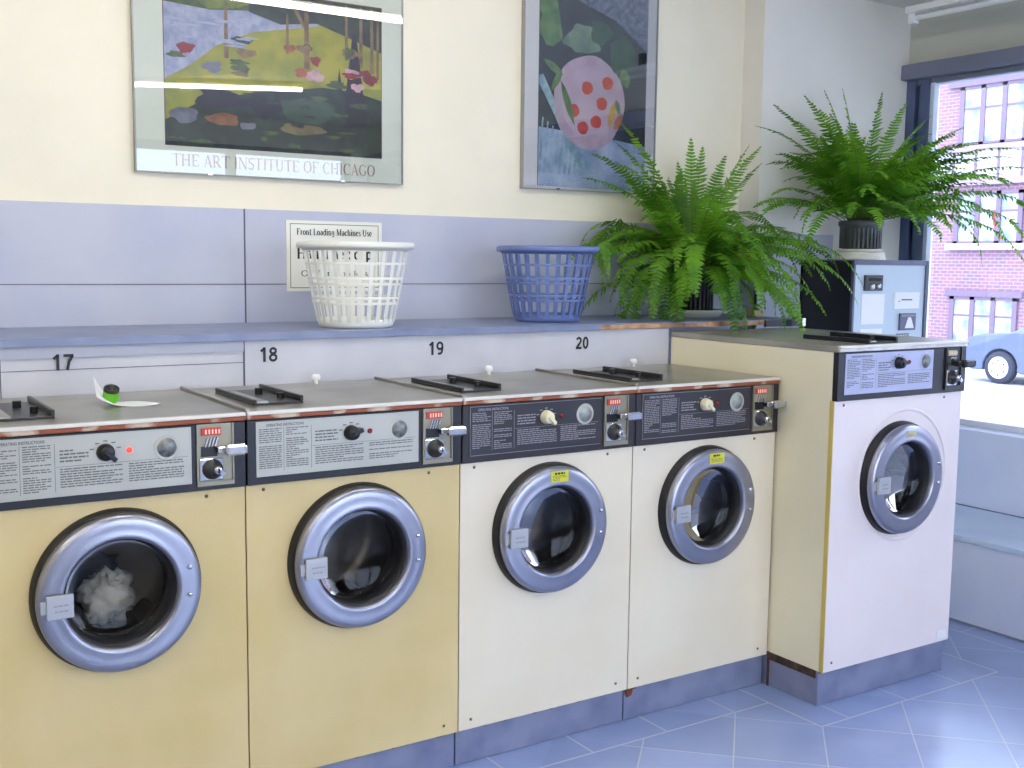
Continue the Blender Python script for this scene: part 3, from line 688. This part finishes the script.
leaf(2.07, 2.14, .12, 75, .018, yel); leaf(2.10, 2.13, .09, 60, .018, am('amber', (206, 136, 60), (180, 110, 50))); leaf(2.13, 2.20, .07, 110, .014, leafl)

# paper notice behind the white basket
nt_ = thing('paper_notice', 'white paper notice with a thin double border on the blue board', 'sign', (0, YW-.012, 0))
MB().box(.573, .968, -.003, -.0003, 1.431, 1.696).build('sheet', mat('notice_paper', (238, 236, 222), .5, coat=.3), nt_)
bo = MB()
for a in ((.588, .953, 1.443, 1.4455), (.588, .953, 1.6815, 1.684), (.588, .5905, 1.443, 1.684), (.9505, .953, 1.443, 1.684)): bo.box(a[0], a[1], -.0034, -.0028, a[2], a[3])
bo.build('border_line', mat('olive_ink', (110, 110, 84), .6), nt_)
bi = mat('black_ink', (34, 34, 40), .6)
serif_mb('Front Loading Machines Use', .615, .925, -.0036, 1.642, .024, 1.35).build('notice_text', bi, nt_)
serif_mb('Half The Soap', .615, .925, -.0036, 1.553, .042, 1.5).build('notice_text', bi, nt_)
serif_mb('Of Top Loaders', .630, .910, -.0036, 1.487, .022, 1.4).build('notice_text', bi, nt_)

# ------------------------------------------------------------ laundry baskets
def basket(label, c, m, tilt=(0, 0)):
    t = thing('laundry_basket', label, 'basket', c, 'laundry baskets on the shelf')
    t.rotation_euler = (tilt[0], tilt[1], 0)
    r0, r1, H = .130, .186, .293
    def rad(z): return r0+(r1-r0)*(z/H)**.9
    b = MB(); n = 26
    b.lathe([(1e-4, .0), (r0-.006, 0), (r0, .004), (rad(.02), .03), (rad(.02)-.003, .03), (r0-.004, .006), (1e-4, .004)], (0, 0, 0), 'z', 64)
    for k in range(n):
        a = 2*PI*k/n; pts = []; 
        for q in range(7):
            z = .02+(H-.035)*q/6; pts.append((rad(z)*math.cos(a), rad(z)*math.sin(a), z))
        wd = .0072
        for q in range(6):
            p, e = Vector(pts[q]), Vector(pts[q+1]); ta = Vector((-math.sin(a), math.cos(a), 0)); ra = Vector((math.cos(a), math.sin(a), 0))
            vs = [p-ta*wd-ra*.0015, p+ta*wd-ra*.0015, p+ta*wd+ra*.0015, p-ta*wd+ra*.0015, e-ta*wd-ra*.0015, e+ta*wd-ra*.0015, e+ta*wd+ra*.0015, e-ta*wd+ra*.0015]
            b.add(vs, [(0, 1, 5, 4), (1, 2, 6, 5), (2, 3, 7, 6), (3, 0, 4, 7)])
    for z, hw in ((.085, .0045), (.104, .0042), (.152, .0045), (.171, .0042), (.222, .004)):
        b.lathe([(rad(z-hw)+.002, z-hw), (rad(z+hw)+.002, z+hw), (rad(z+hw)-.001, z+hw), (rad(z-hw)-.001, z-hw), (rad(z-hw)+.002, z-hw)], (0, 0, 0), 'z', 64)
    # diamonds where slats meet rings
    for z in (.094, .161):
        for k in range(n):
            a = 2*PI*k/n; ta = Vector((-math.sin(a), math.cos(a), 0)); ra = Vector((math.cos(a), math.sin(a), 0)); p = ra*(rad(z)+.0025)+Vector((0, 0, z))
            up = Vector((0, 0, 1)); b.add([p-ta*.0085, p-up*.017, p+ta*.0085, p+up*.017], [(0, 1, 2, 3)])
    b.build('body', m, t)
    rm = MB().lathe([(rad(H-.028), H-.028), (rad(H-.028)+.003, H-.028), (r1+.004, H-.018), (r1+.016, H-.020), (r1+.019, H-.012), (r1+.019, H-.002), (r1+.014, H+.003), (r1-.002, H+.001), (r1-.002, H-.01), (rad(H-.028), H-.028)], (0, 0, 0), 'z', 64)
    rm.build('rim', m, t, 'smooth rolled rim')
    return t
M_bw = mat('white_plastic', (238, 238, 228), .4); M_bb = mat('periwinkle_plastic', (100, 118, 172), .35)
for m_, s_ in ((M_bw, .3), (M_bb, .15)):
    m_.node_tree.nodes['Principled BSDF'].inputs['Subsurface Weight'].default_value = 0
basket('white plastic laundry basket in front of the paper notice', (.684, .775, 1.3168), M_bw)
basket('blue plastic laundry basket between the notice and the left fern', (1.545, .835, 1.3168), M_bb)

# ------------------------------------------------------------ ferns
def leaf_mat(name, a, b_, tr):
    m = bpy.data.materials.new(name); m.use_nodes = True; nt = m.node_tree; nt.nodes.clear()
    o = nt.nodes.new('ShaderNodeOutputMaterial'); pr = nt.nodes.new('ShaderNodeBsdfPrincipled'); tl = nt.nodes.new('ShaderNodeBsdfTranslucent'); mx = nt.nodes.new('ShaderNodeMixShader')
    tc = nt.nodes.new('ShaderNodeTexCoord'); nz = nt.nodes.new('ShaderNodeTexNoise'); nz.inputs['Scale'].default_value = 5; nt.links.new(tc.outputs['Object'], nz.inputs['Vector'])
    r = nt.nodes.new('ShaderNodeValToRGB'); r.color_ramp.elements[0].position = .35; r.color_ramp.elements[1].position = .65
    r.color_ramp.elements[0].color = lin(a); r.color_ramp.elements[1].color = lin(b_); nt.links.new(nz.outputs['Fac'], r.inputs[0])
    nt.links.new(r.outputs[0], pr.inputs['Base Color']); pr.inputs['Roughness'].default_value = .45
    nt.links.new(r.outputs[0], tl.inputs['Color']); mx.inputs[0].default_value = tr
    nt.links.new(pr.outputs[0], mx.inputs[1]); nt.links.new(tl.outputs[0], mx.inputs[2]); nt.links.new(mx.outputs[0], o.inputs[0])
    return m
M_leaf = leaf_mat('fern_green', (72, 132, 34), (136, 194, 52), .56)
M_stem = mat('fern_stem', (104, 96, 48), .6)
def frond(mb, sm, p0, az, el, L, droop, rng, limit, wmax=.062, step=.0165):
    n = int(L/step); p = Vector(p0); pitch = el; side0 = rng.uniform(-.35, .35); yaw_ = az; pts = []
    for i in range(n+1):
        s = i/n; pts.append(p.copy())
        d = Vector((math.cos(yaw_)*math.cos(pitch), math.sin(yaw_)*math.cos(pitch), math.sin(pitch)))
        p = p+d*step; pitch = max(pitch-droop*step/L*(.5+1.1*s), -1.5); yaw_ += side0*step
        p = limit(p)
    roll_ = rng.uniform(-.5, .5)
    for i in range(n):
        s = i/n
        if s < .14: continue
        T = (pts[i+1]-pts[i])
        if T.length < 1e-6: continue
        T.normalize(); S = T.cross(Vector((0, 0, 1)))
        if S.length < .05: S = Vector((-math.sin(az), math.cos(az), 0)).cross(T).cross(T)
        if S.length < 1e-3: continue
        S.normalize(); Nn = S.cross(T); 
        S2 = S*math.cos(roll_)+Nn*math.sin(roll_); N2 = -S*math.sin(roll_)+Nn*math.cos(roll_)
        wl = wmax*min(1, (s-.10)*5)*(1-max(0, s-.5)/.5)**.7
        if wl < .004: wl = .004
        for sg in (1, -1):
            l = wl*rng.uniform(.85, 1.1); D = (S2*sg*.95+T*.30-N2*rng.uniform(-.05, .5)).normalized(); w_ = rng.uniform(.0062, .0078)
            q = pts[i]; a = q-T*w_*.8; b_ = q+T*w_; c = q+D*l*.6+T*w_*.9; d_ = q+D*l+T*w_*.4; e = q+D*l*.6-T*w_*.7
            mb.add([a, b_, c, d_, e], [(0, 1, 2, 3, 4)])
    sm.tube(pts[::3]+[pts[-1]], [.0022-.0016*i/max(1, len(pts[::3])) for i in range(len(pts[::3])+1)], 4)
def fern(label, c, pot_r, pot_h, pot_m, z0, fronds, seed, limit, saucer_r, saucer_m, dish_h=.028):
    rng = random.Random(seed)
    t = thing('potted_fern', label, 'fern', (c[0], c[1], z0), 'potted ferns by the window')
    MB().lathe([(1e-4, 0), (saucer_r*.86, 0), (saucer_r, dish_h*.8), (saucer_r, dish_h), (saucer_r-.006, dish_h), (saucer_r*.84, .006), (1e-4, .006)], (0, 0, 0), 'z', 48).build('saucer', saucer_m, t, 'off white saucer')
    z1 = .008
    pt = MB(); n = 48; prof = [(1e-4, z1), (pot_r*.78, z1), (pot_r*.95, z1+pot_h*.84), (pot_r, z1+pot_h*.85), (pot_r, z1+pot_h), (pot_r*.92, z1+pot_h), (pot_r*.9, z1+pot_h*.82), (1e-4, z1+pot_h*.82)]
    pt.lathe(prof, (0, 0, 0), 'z', n)
    for k in range(30):
        a = 2*PI*k/30; Mx = Matrix.Rotation(a, 4, 'Z'); pt.box(pot_r*.84, pot_r*.91+.002, -.004, .004, z1+.01, z1+pot_h*.8, Mx)
    pt.build('pot', pot_m, t, 'dark ribbed plastic pot')
    MB().lathe([(pot_r*.89, z1+pot_h*.83), (pot_r*.5, z1+pot_h*.92), (1e-4, z1+pot_h*.95)], (0, 0, 0), 'z', 24).build('soil', mat('dark_soil', (58, 44, 34), .95, noise=.5, nscale=60), t)
    mb, sm = MB(), MB()
    off = Vector((c[0], c[1], z0))
    lim = lambda p: limit(p+off)-off
    for az, el, L, dr in fronds(rng):
        rr = pot_r*.6*rng.random(); a = math.radians(az)
        frond(mb, sm, (rr*math.cos(a), rr*math.sin(a), z1+pot_h*.85), a, math.radians(el), L, math.radians(dr), rng, lim)
    mb.build('foliage', M_leaf, t, 'green arching fronds'); sm.build('frond_stems', M_stem, t)
    return t
def fr1(rng):
    out = [(176, 74, .78, 45), (172, 68, .74, 55), (168, 62, .70, 60), (182, 70, .68, 60), (165, 76, .70, 45), (60, 86, .64, 20), (40, 82, .62, 25), (-40, 84, .60, 30), (-10, 72, .70, 35), (10, 66, .66, 35), (20, 76, .62, 30),
           (190, 35, .78, 100), (200, 30, .76, 105), (185, 45, .80, 120), (210, 25, .74, 100), (-5, 40, .82, 95), (-15, 45, .86, 110), (-28, 38, .88, 105), (0, 48, .85, 100), (-35, 30, .80, 100)]
    for i in range(125):
        az = rng.uniform(0, 360); back = 40 < az < 140
        if back: out.append((az, rng.uniform(66, 86), rng.uniform(.38, .56), rng.uniform(20, 80)))
        else:
            e = rng.uniform(6, 74); out.append((az, e, rng.uniform(.42, .74), rng.uniform(80, 160)))
    return out
def lim1(p):
    if p.y > YW-.08 and p.x < XJ-.08: p.y = YW-.08-.2*(p.y-YW+.08)
    if p.x > XJ-.08 and p.y > YJ-.08: p.y = YJ-.085
    if p.x < 1.80 and p.z < 1.66: p.x = 1.80
    if p.z < 1.322 and p.y > .56 and p.x < 2.8: p.z = 1.322
    return p
fern('spreading potted fern on the shelf by the blue basket', (2.365, .90), .105, .215, mat('charcoal_pot', (48, 50, 62), .5), 1.3168, fr1, 11, lim1, .145, mat('offwhite_dish', (206, 206, 196), .5), .034)
# cabinet / dispenser on the corner behind the tall washer
cab = thing('vending_cabinet', 'pale blue front dispenser cabinet with black sides in the window corner', 'cabinet', (3.178, .70, 0))
CW = .548; CH = 1.572
MB().box(0, .012, .006, .322, .0, CH).box(0, CW, .30, .322, 0, CH).box(CW-.012, CW, .006, .30, 0, CH).build('case', M_black, cab)
MB().box(.0, CW, .006, .322, CH, CH+.006).build('case_top', mat('grey_case_top', (120, 124, 136), .5), cab)
fr = MB()
for a in ((0, .014, 0, CH+.006), (CW-.022, CW, 0, CH+.006), (0.014, CW-.022, CH-.018, CH+.006)): fr.box(a[0], a[1], -.012, .006, a[2], a[3])
fr.build('door_frame', mat('slate_frame', (92, 98, 118), .4, .3), cab, bevel=.003)
dp = MB().box(.014, CW-.022, -.004, .006, .02, CH-.018).build('door', mat('pale_blue_enamel', (196, 212, 224), .4), cab, 'pale blue front')
def cbox(x0, x1, z0, z1, y0, m, name, par=None, label=None, bevel=.001): return MB().box(x0, x1, y0, -.003, z0, z1).build(name, m, par or dp, label, bevel=bevel)
s1 = cbox(.080, .203, 1.432, 1.506, -.016, M_tray, 'coin_entry', label='dark metal coin entry')
MB().box(.105, .19, -.018, -.015, 1.478, 1.492).build('slot', M_dark, s1)
MB().lathe([(1e-4, -.028), (.012, -.026), (.014, -.016)], (.125, 0, 1.452), 'y', 16).build('button', M_chrome, s1)
MB().lathe([(1e-4, -.028), (.010, -.026), (.012, -.016)], (.172, 0, 1.455), 'y', 16).build('button', M_chrome, s1)
cbox(.07, .232, 1.274, 1.418, -.006, M_white2, 'label_card'); cbox(.07, .225, 1.10, 1.252, -.006, M_white2, 'label_card')
lc = cbox(.304, .492, 1.344, 1.424, -.007, M_white2, 'label_card')
MB().box(.355, .435, -.0075, -.0068, 1.385, 1.391).box(.335, .343, -.0075, -.0068, 1.378, 1.384).build('printed_line', M_ink, lc)
s2 = cbox(.345, .462, 1.240, 1.322, -.014, mat('purple_grey', (96, 98, 130), .4), 'coin_return', label='square coin return with white cup')
MB().prism([(.378, 1.250), (.445, 1.250), (.430, 1.285), (.420, 1.303), (.403, 1.303), (.393, 1.285)], -.017, -.013).build('cup', M_white2, s2)
MB().box(.352, .455, -.0155, -.0135, 1.306, 1.316).build('slot', M_palink, s2)
pq = printing(.33, .43, 1.207, 1.224, -.0046, random.Random(5), .009, .7); pq.build('printed_line', M_ink, dp)

def fr2(rng):
    out = [(155, 72, .74, 50), (168, 60, .76, 55), (175, 66, .74, 60), (160, 78, .70, 40), (130, 82, .68, 20), (100, 86, .68, 15), (170, 52, .70, 70), (180, 45, .66, 70), (185, 74, .66, 50), (20, 84, .68, 20), (0, 76, .70, 30), (0, 66, .70, 40), (-20, 62, .74, 45), (-30, 50, .80, 60),
           (-35, 42, .84, 55), (-48, 34, .86, 75), (-42, 25, .86, 70), (-52, 20, .84, 85), (-45, 40, .80, 130), (-60, 30, .72, 125), (-38, 48, .78, 80), (-50, 55, .82, 70), (200, 30, .66, 110), (190, 45, .60, 130), (-25, 32, .60, 60), (-32, 60, .74, 62),
           (-62, 45, .75, 75), (-70, 60, .66, 60), (215, 60, .68, 55)]
    for i in range(130):
        az = rng.uniform(0, 360); back = 35 < az < 150
        if back: out.append((az, rng.uniform(66, 86), rng.uniform(.35, .55), rng.uniform(15, 60)))
        else: out.append((az, rng.uniform(28, 84), rng.uniform(.40, .66), rng.uniform(45, 105)))
    return out
def lim2(p):
    if p.y > YJ-.075: p.y = YJ-.075-.15*(p.y-YJ+.075)
    if p.x > XW-.08: p.x = XW-.08
    if p.z < 1.59 and p.y > .66 and 3.15 < p.x < 3.76: p.z = 1.59
    return p
def build_f2():
    return fern('upright potted fern on the dispenser cabinet, lit by the window', (3.345, .80), .105, .14, mat('grey_pot', (86, 92, 92), .5), 1.578+.036, fr2, 23, lim2, .11, mat('white_dish', (226, 226, 218), .5), .014)
build_f2()
st = thing('plant_stand', 'low white round stand between the cabinet and the upright fern', 'stand', (3.345, .80, 1.578))
MB().lathe([(1e-4, 0), (.120, 0), (.123, .004), (.118, .014), (.116, .02), (.118, .030), (.114, .036), (1e-4, .036)], (0, 0, 0), 'z', 40).build('stand_body', mat('white_stand', (232, 228, 214), .5), st)
tag(MB().box(2.64, 2.71, .79, .84, 1.3165, 1.345).build('wood_block', mat('pale_wood', (206, 180, 140), .7), bevel=.003), 'small pale wooden block on the shelf right of the fern saucer', 'wood block')

# paper and green roll on the first washer
pp = MB(); nx, ny = 12, 6; vs = []
for i in range(nx+1):
    for j in range(ny+1):
        u, v = i/nx, j/ny
        x = -.315+.15*u+.02*v; y = .225+.13*v*(1-.7*u)+.04*(1-u); z = 1.1515+.0025*math.sin(7*u+3*v)+.075*max(0, 1-u*2.8)**1.8*(.35+.65*v)
        vs.append((x, y, z))
pp.add(vs, [(i*(ny+1)+j, (i+1)*(ny+1)+j, (i+1)*(ny+1)+j+1, i*(ny+1)+j+1) for i in range(nx) for j in range(ny)], True)
tag(pp.build('paper_slip', M_white2, solid=.0012, origin=(-.25, .28, 1.1505)), 'curled white paper slip on top of washer 17', 'paper')
gr = thing('green_roll', 'small green roll with a black core standing on the white slip', 'roll', (-.272, .30, 1.1575))
Mt = Matrix.Rotation(math.radians(28), 4, 'X') @ Matrix.Scale(.88, 4)
MB().lathe([(.012, .008), (.023, .008), (.024, .012), (.024, .042), (.022, .046), (.014, .046), (.012, .04), (.012, .008)], (0, 0, 0), 'z', 28, Mt).build('roll_body', mat('bright_green', (98, 182, 34), .4), gr)
MB().lathe([(.0235, .044), (.0235, .051), (.012, .051), (.012, .03), (1e-4, .03)], (0, 0, 0), 'z', 28, Mt).build('black_end', M_knobblack, gr, 'black end ring')

# ------------------------------------------------------------ ceiling lights
def batten(x0, y0, length, ang, label, lit, z=ZC-.001, strength=30, col_=(1., .95, .83)):
    t = thing('fluorescent_light', label, 'ceiling light', (x0, y0, z), 'fluorescent battens on the ceiling'); t.rotation_euler = (0, 0, ang)
    MB().box(-length/2, length/2, -.05, .05, -.03, 0).build('housing', M_white2, t, bevel=.004)
    MB().cyl((-length/2+.03, 0, -.050), .013, length-.06, 'x', 16).build('tube', mat('lit_tube', (255, 255, 255), .4, emit=(col_, strength)) if lit else mat('unlit_tube', (240, 240, 240), .3), t)
    MB().box(-length/2, -length/2+.03, -.02, .02, -.075, -.03).box(length/2-.03, length/2, -.02, .02, -.075, -.03).build('tube_holder', M_white2, t)
    if not lit: MB().box(-length/2+.2, -length/2+.24, -.02, .02, 0, ZC-z+.002).build('mounting_bracket', mat('dark_bracket', (90, 80, 76), .6), t); MB().box(length/2-.24, length/2-.2, -.02, .02, 0, ZC-z+.002).build('mounting_bracket', mat('dark_bracket', (90, 80, 76), .6), t)
    return t
batten(.62, -.33, 2.5, 0, 'lit fluorescent batten nearest the washers', True)
batten(1.75, -3.2, 1.3, math.radians(25), 'short slanted fluorescent batten behind the viewer', True)
batten(-2.2, -.9, 2.4, 0, 'lit fluorescent batten above the left end of the washers', True)
batten(-1.2, -2.6, 2.4, 0, 'lit fluorescent batten over the middle of the room', True)
batten(-1.6, -4.3, 2.4, 0, 'lit fluorescent batten near the front wall', True)
batten(3.60, .02, 1.5, PI/2, 'white fluorescent batten, unlit, above the window header', False, z=2.78)
MB()
# ------------------------------------------------------------ outside
M_asph = mat('wet_pale_street', (196, 196, 206), .7, noise2=(176, 178, 190), nscale=.8)
tag(MB().box(4.08, 80, -60, 60, -.9, -.71).box(-40, 4.08, -60, YB-.1, -.9, -.71).build('street', M_asph), 'pale sunlit street outside the window', 'street')['kind'] = 'structure'
kb = tag(MB().box(4.08, 7.2, -40, 60, -.71, -.62).build('pavement', mat('pale_pavement', (214, 214, 220), .7, noise2=(196, 198, 208), nscale=2)), 'pale pavement below the shop window', 'pavement'); kb['kind'] = 'structure'
kb = tag(MB().box(21.4, 24, -40, 60, -.71, -.58).build('pavement', mat('far_pavement', (206, 204, 212), .7)), 'far pavement in front of the brick building', 'pavement'); kb['kind'] = 'structure'

def brick_mat():
    m = bpy.data.materials.new('pink_brick'); m.use_nodes = True; nt = m.node_tree; b = nt.nodes['Principled BSDF']
    g = nt.nodes.new('ShaderNodeNewGeometry'); sp = nt.nodes.new('ShaderNodeSeparateXYZ'); cb = nt.nodes.new('ShaderNodeCombineXYZ')
    nt.links.new(g.outputs['Position'], sp.inputs[0]); nt.links.new(sp.outputs[1], cb.inputs[0]); nt.links.new(sp.outputs[2], cb.inputs[1])
    br = nt.nodes.new('ShaderNodeTexBrick'); br.inputs['Scale'].default_value = 1
    br.inputs['Brick Width'].default_value = .22; br.inputs['Row Height'].default_value = .085; br.inputs['Mortar Size'].default_value = .012
    br.inputs['Color1'].default_value = lin((142, 100, 112)); br.inputs['Color2'].default_value = lin((120, 96, 112)); br.inputs['Mortar'].default_value = lin((150, 134, 146))
    nt.links.new(cb.outputs[0], br.inputs['Vector']); nt.links.new(br.outputs[0], b.inputs['Base Color']); b.inputs['Roughness'].default_value = .85
    return m
bl = thing('brick_building', 'three storey brick building with pale window bands across the street', 'building', (24, 12, -.71))
def bb(mb, name, m, label=None, par=None): return mb.build(name, m, par or bl, label)
ZO = .71; YO = -12
def B(mb, x0, x1, y0, y1, z0, z1): return mb.box(x0-24, x1-24, y0+YO, y1+YO, z0+ZO, z1+ZO)
M_brick = brick_mat(); M_stone = mat('pale_stone', (196, 186, 200), .7); M_frame = mat('mauve_frame', (108, 90, 108), .5); M_lint = mat('grey_lintel', (112, 96, 116), .7)
M_curt = mat('pale_curtain', (180, 190, 202), .4, noise2=(104, 122, 140), nscale=2.5, coat=.5)
bb(B(MB(), 24, 34, -12, 27, -.71, 9), 'wall', M_brick)
M_white3 = mat('white_panel', (190, 180, 196), .6)
for yc in (-8.8, -5.6, -2.4, .8, 4.0, 7.2, 10.6, 14.2, 17.6, 21.0):
    y0, y1 = yc-.94, yc+.94
    bb(B(MB(), 23.90, 24.01, y0-.12, y1+.12, .80, .95), 'lintel', M_lint)
    bb(B(MB(), 23.82, 24.01, y0-.14, y1+.14, 1.97, 2.12), 'sill', M_stone)
    for z0, z1 in ((-.45, .80), (2.12, 3.40), (4.56, 6.0)):
        f_ = MB()
        for k in range(4):
            yy = y0+k*(1.88-.13)/3; B(f_, 23.93, 24.02, yy, yy+.13, z0, z1)
        B(f_, 23.93, 24.02, y0, y1, z1-.08, z1); B(f_, 23.93, 24.02, y0, y1, z0, z0+.06); B(f_, 23.95, 24.02, y0, y1, z0+(z1-z0)*.6, z0+(z1-z0)*.6+.05)
        fo = bb(f_, 'window', M_frame)
        B(MB(), 23.965, 24.015, y0+.02, y1-.02, z0+.02, z1-.02).build('pane', M_curt, fo)
        if abs(yc-14.2) < .1 and z0 > 2 and z0 < 3:
            MB().add([(23.955-24, 13.95+YO, 2.22+ZO), (23.955-24, 13.80+YO, 2.22+ZO), (23.955-24, 13.95+YO, 2.9+ZO), (23.955-24, 14.10+YO, 2.9+ZO)], [(0, 1, 2, 3)]).build('red_curtain', mat('red_curtain', (190, 50, 70), .7), fo, 'red curtain fold')
# pale bay bands between the storeys
pb = MB(); B(pb, 23.86, 24.02, -12, 27, 3.56, 3.72); B(pb, 23.86, 24.02, -12, 27, 4.40, 4.54); bb(pb, 'band_moulding', mat('mauve_moulding', (150, 126, 150), .6))
bb(B(MB(), 23.93, 24.02, -12, 27, 3.72, 4.40), 'band_panel', M_white3)
pm = MB()
for k in range(62): B(pm, 23.915, 24.02, -11.9+k*.63, -11.83+k*.63, 3.72, 4.40)
bb(pm, 'panel_strip', M_frame)
pc = MB(); 
for yc in (-8.8, -5.6, -2.4, .8, 4.0, 7.2, 10.6, 14.2, 17.6, 21.0): B(pc, 23.88, 24.02, yc-1.25, yc+1.25, 6.0, 6.2)
bb(pc, 'upper_lintel', M_lint)

# parked car ---------------------------------------------------------------
M_car = mat('silver_blue_paint', (84, 94, 122), .3, .3, coat=.6); M_tyre = mat('tyre', (40, 42, 56), .8); M_hub = mat('white_wheel_cover', (226, 226, 234), .4)
XC = 18.66; GZ = -.71
car = thing('parked_car', 'silver blue car parked across the street, its end wheel beside the window edge', 'car', (XC+.87, 10.147-1.3, GZ))
# profile in (y, z) relative to visible wheel at y=0; car extends to -y; tail at +y
def carprof():
    pts = [(.86, .30), (.90, .42), (.88, .60), (.80, .80), (.62, .90), (.30, .96), (-.25, 1.02), (-.75, 1.36), (-1.2, 1.45), (-2.0, 1.43), (-2.75, 1.02), (-3.5, .90), (-3.68, .62), (-3.68, .34), (-3.5, .22)]
    pts += [(-3.02, .22)]+[(-2.65+.37*math.cos(math.radians(a)), .31+.37*math.sin(math.radians(a))) for a in range(190, -11, -20)]+[(-.45, .22)]
    pts += [(.37*math.cos(math.radians(a)), .31+.37*math.sin(math.radians(a))) for a in range(190, -11, -20)]+[(.6, .24)]
    return pts
cp = [(a+1.3, b) for a, b in carprof()]
cb_ = MB(); n = len(cp)
def sec(x, k, kz): return [(x, (a-.05)*k+.05, (b-.5)*kz+.5 if b > .95 else b) for a, b in cp]
rows = [[(x, a*s_+(1-s_)*0, b if b < .95 else .95+(b-.95)) for a, b in cp] for x, s_ in ((-.80, .97), (-.87, 1.), (-.60, 1.), (.60, 1.), (.87, 1.), (.80, .97))]
rows = []
for x, cabx in ((-.87, -.62), (-.80, -.58), (.80, .58), (.87, .62)):
    rows.append([((x if b < 1.03 else cabx), a, b) for a, b in cp])
vs = [v for r_ in rows[0:1]+rows[3:4] for v in r_]
cb_.add(vs, [tuple(range(n)), tuple(range(2*n-1, n-1, -1))]+[(i, (i+1) % n, n+(i+1) % n, n+i) for i in range(n)])
body = cb_.build('car_body', M_car, car, bevel=.03)
for sx_ in (-1, 1):
    MB().add([(sx_*.66, a+1.3, b) for a, b in ((-.40, 1.06), (-.82, 1.33), (-1.2, 1.39), (-1.22, 1.06))]+[(sx_*.875, a+1.3, b) for a, b in ((-.40, 1.04), (-1.22, 1.04))], [(0, 1, 2, 3)]).build('side_window', mat('car_glass', (70, 80, 96), .1), car)
    MB().add([(sx_*.66, a+1.3, b) for a, b in ((-1.30, 1.06), (-1.30, 1.39), (-1.98, 1.37), (-2.5, 1.08))], [(0, 1, 2, 3)]).build('side_window', mat('car_glass', (70, 80, 96), .1), car)
for yy in (1.3, -1.35):
    for sx_ in (-1, 1):
        wh = MB().lathe([(.20, 0), (.28, .0), (.315, .03), (.315, .17), (.28, .2), (.2, .2)], (-.90 if sx_ < 0 else .70, yy, .315), 'x', 36).build('wheel', M_tyre, car)
        MB().lathe([(.215, .005), (.21, -.008), (.12, -.012), (1e-4, -.02)] if sx_ < 0 else [(.215, .195), (.21, .208), (.12, .212), (1e-4, .22)], (-.90 if sx_ < 0 else .70, yy, .315), 'x', 30).build('wheel_cover', M_hub, wh)
        hl = MB()
        for k in range(6):
            a = 2*PI*k/6+.5; hl.cyl((-.918 if sx_ < 0 else .905, yy+.14*math.cos(a), .315+.14*math.sin(a)), .020, .012, 'x', 10)
        hl.build('cover_holes', M_tyre, wh)
MB().box(-.885, -.84, 2.0, 2.19, .70, .78).build('tail_lamp', mat('red_lens', (200, 80, 90), .3), car)

# ------------------------------------------------------------ light
w = bpy.data.worlds.new('world'); scn.world = w; w.use_nodes = True
bg = w.node_tree.nodes['Background']; bg.inputs[0].default_value = (.67, .78, 1., 1); bg.inputs[1].default_value = 4.3
sun = bpy.data.lights.new('sun', 'SUN'); sun.energy = 1.0; sun.angle = .15; sun.color = (1, .96, .95)
so = bpy.data.objects.new('sun', sun); col.objects.link(so); so.rotation_euler = (math.radians(38), 0, math.radians(-80)); so.rotation_euler = Vector((-.62, -.25, .75)).to_track_quat('Z', 'Y').to_euler()

vs_ = scn.view_settings; vs_.view_transform = 'Standard'; vs_.look = 'None'; vs_.gamma = 1; vs_.use_curve_mapping = False; vs_.exposure = .68
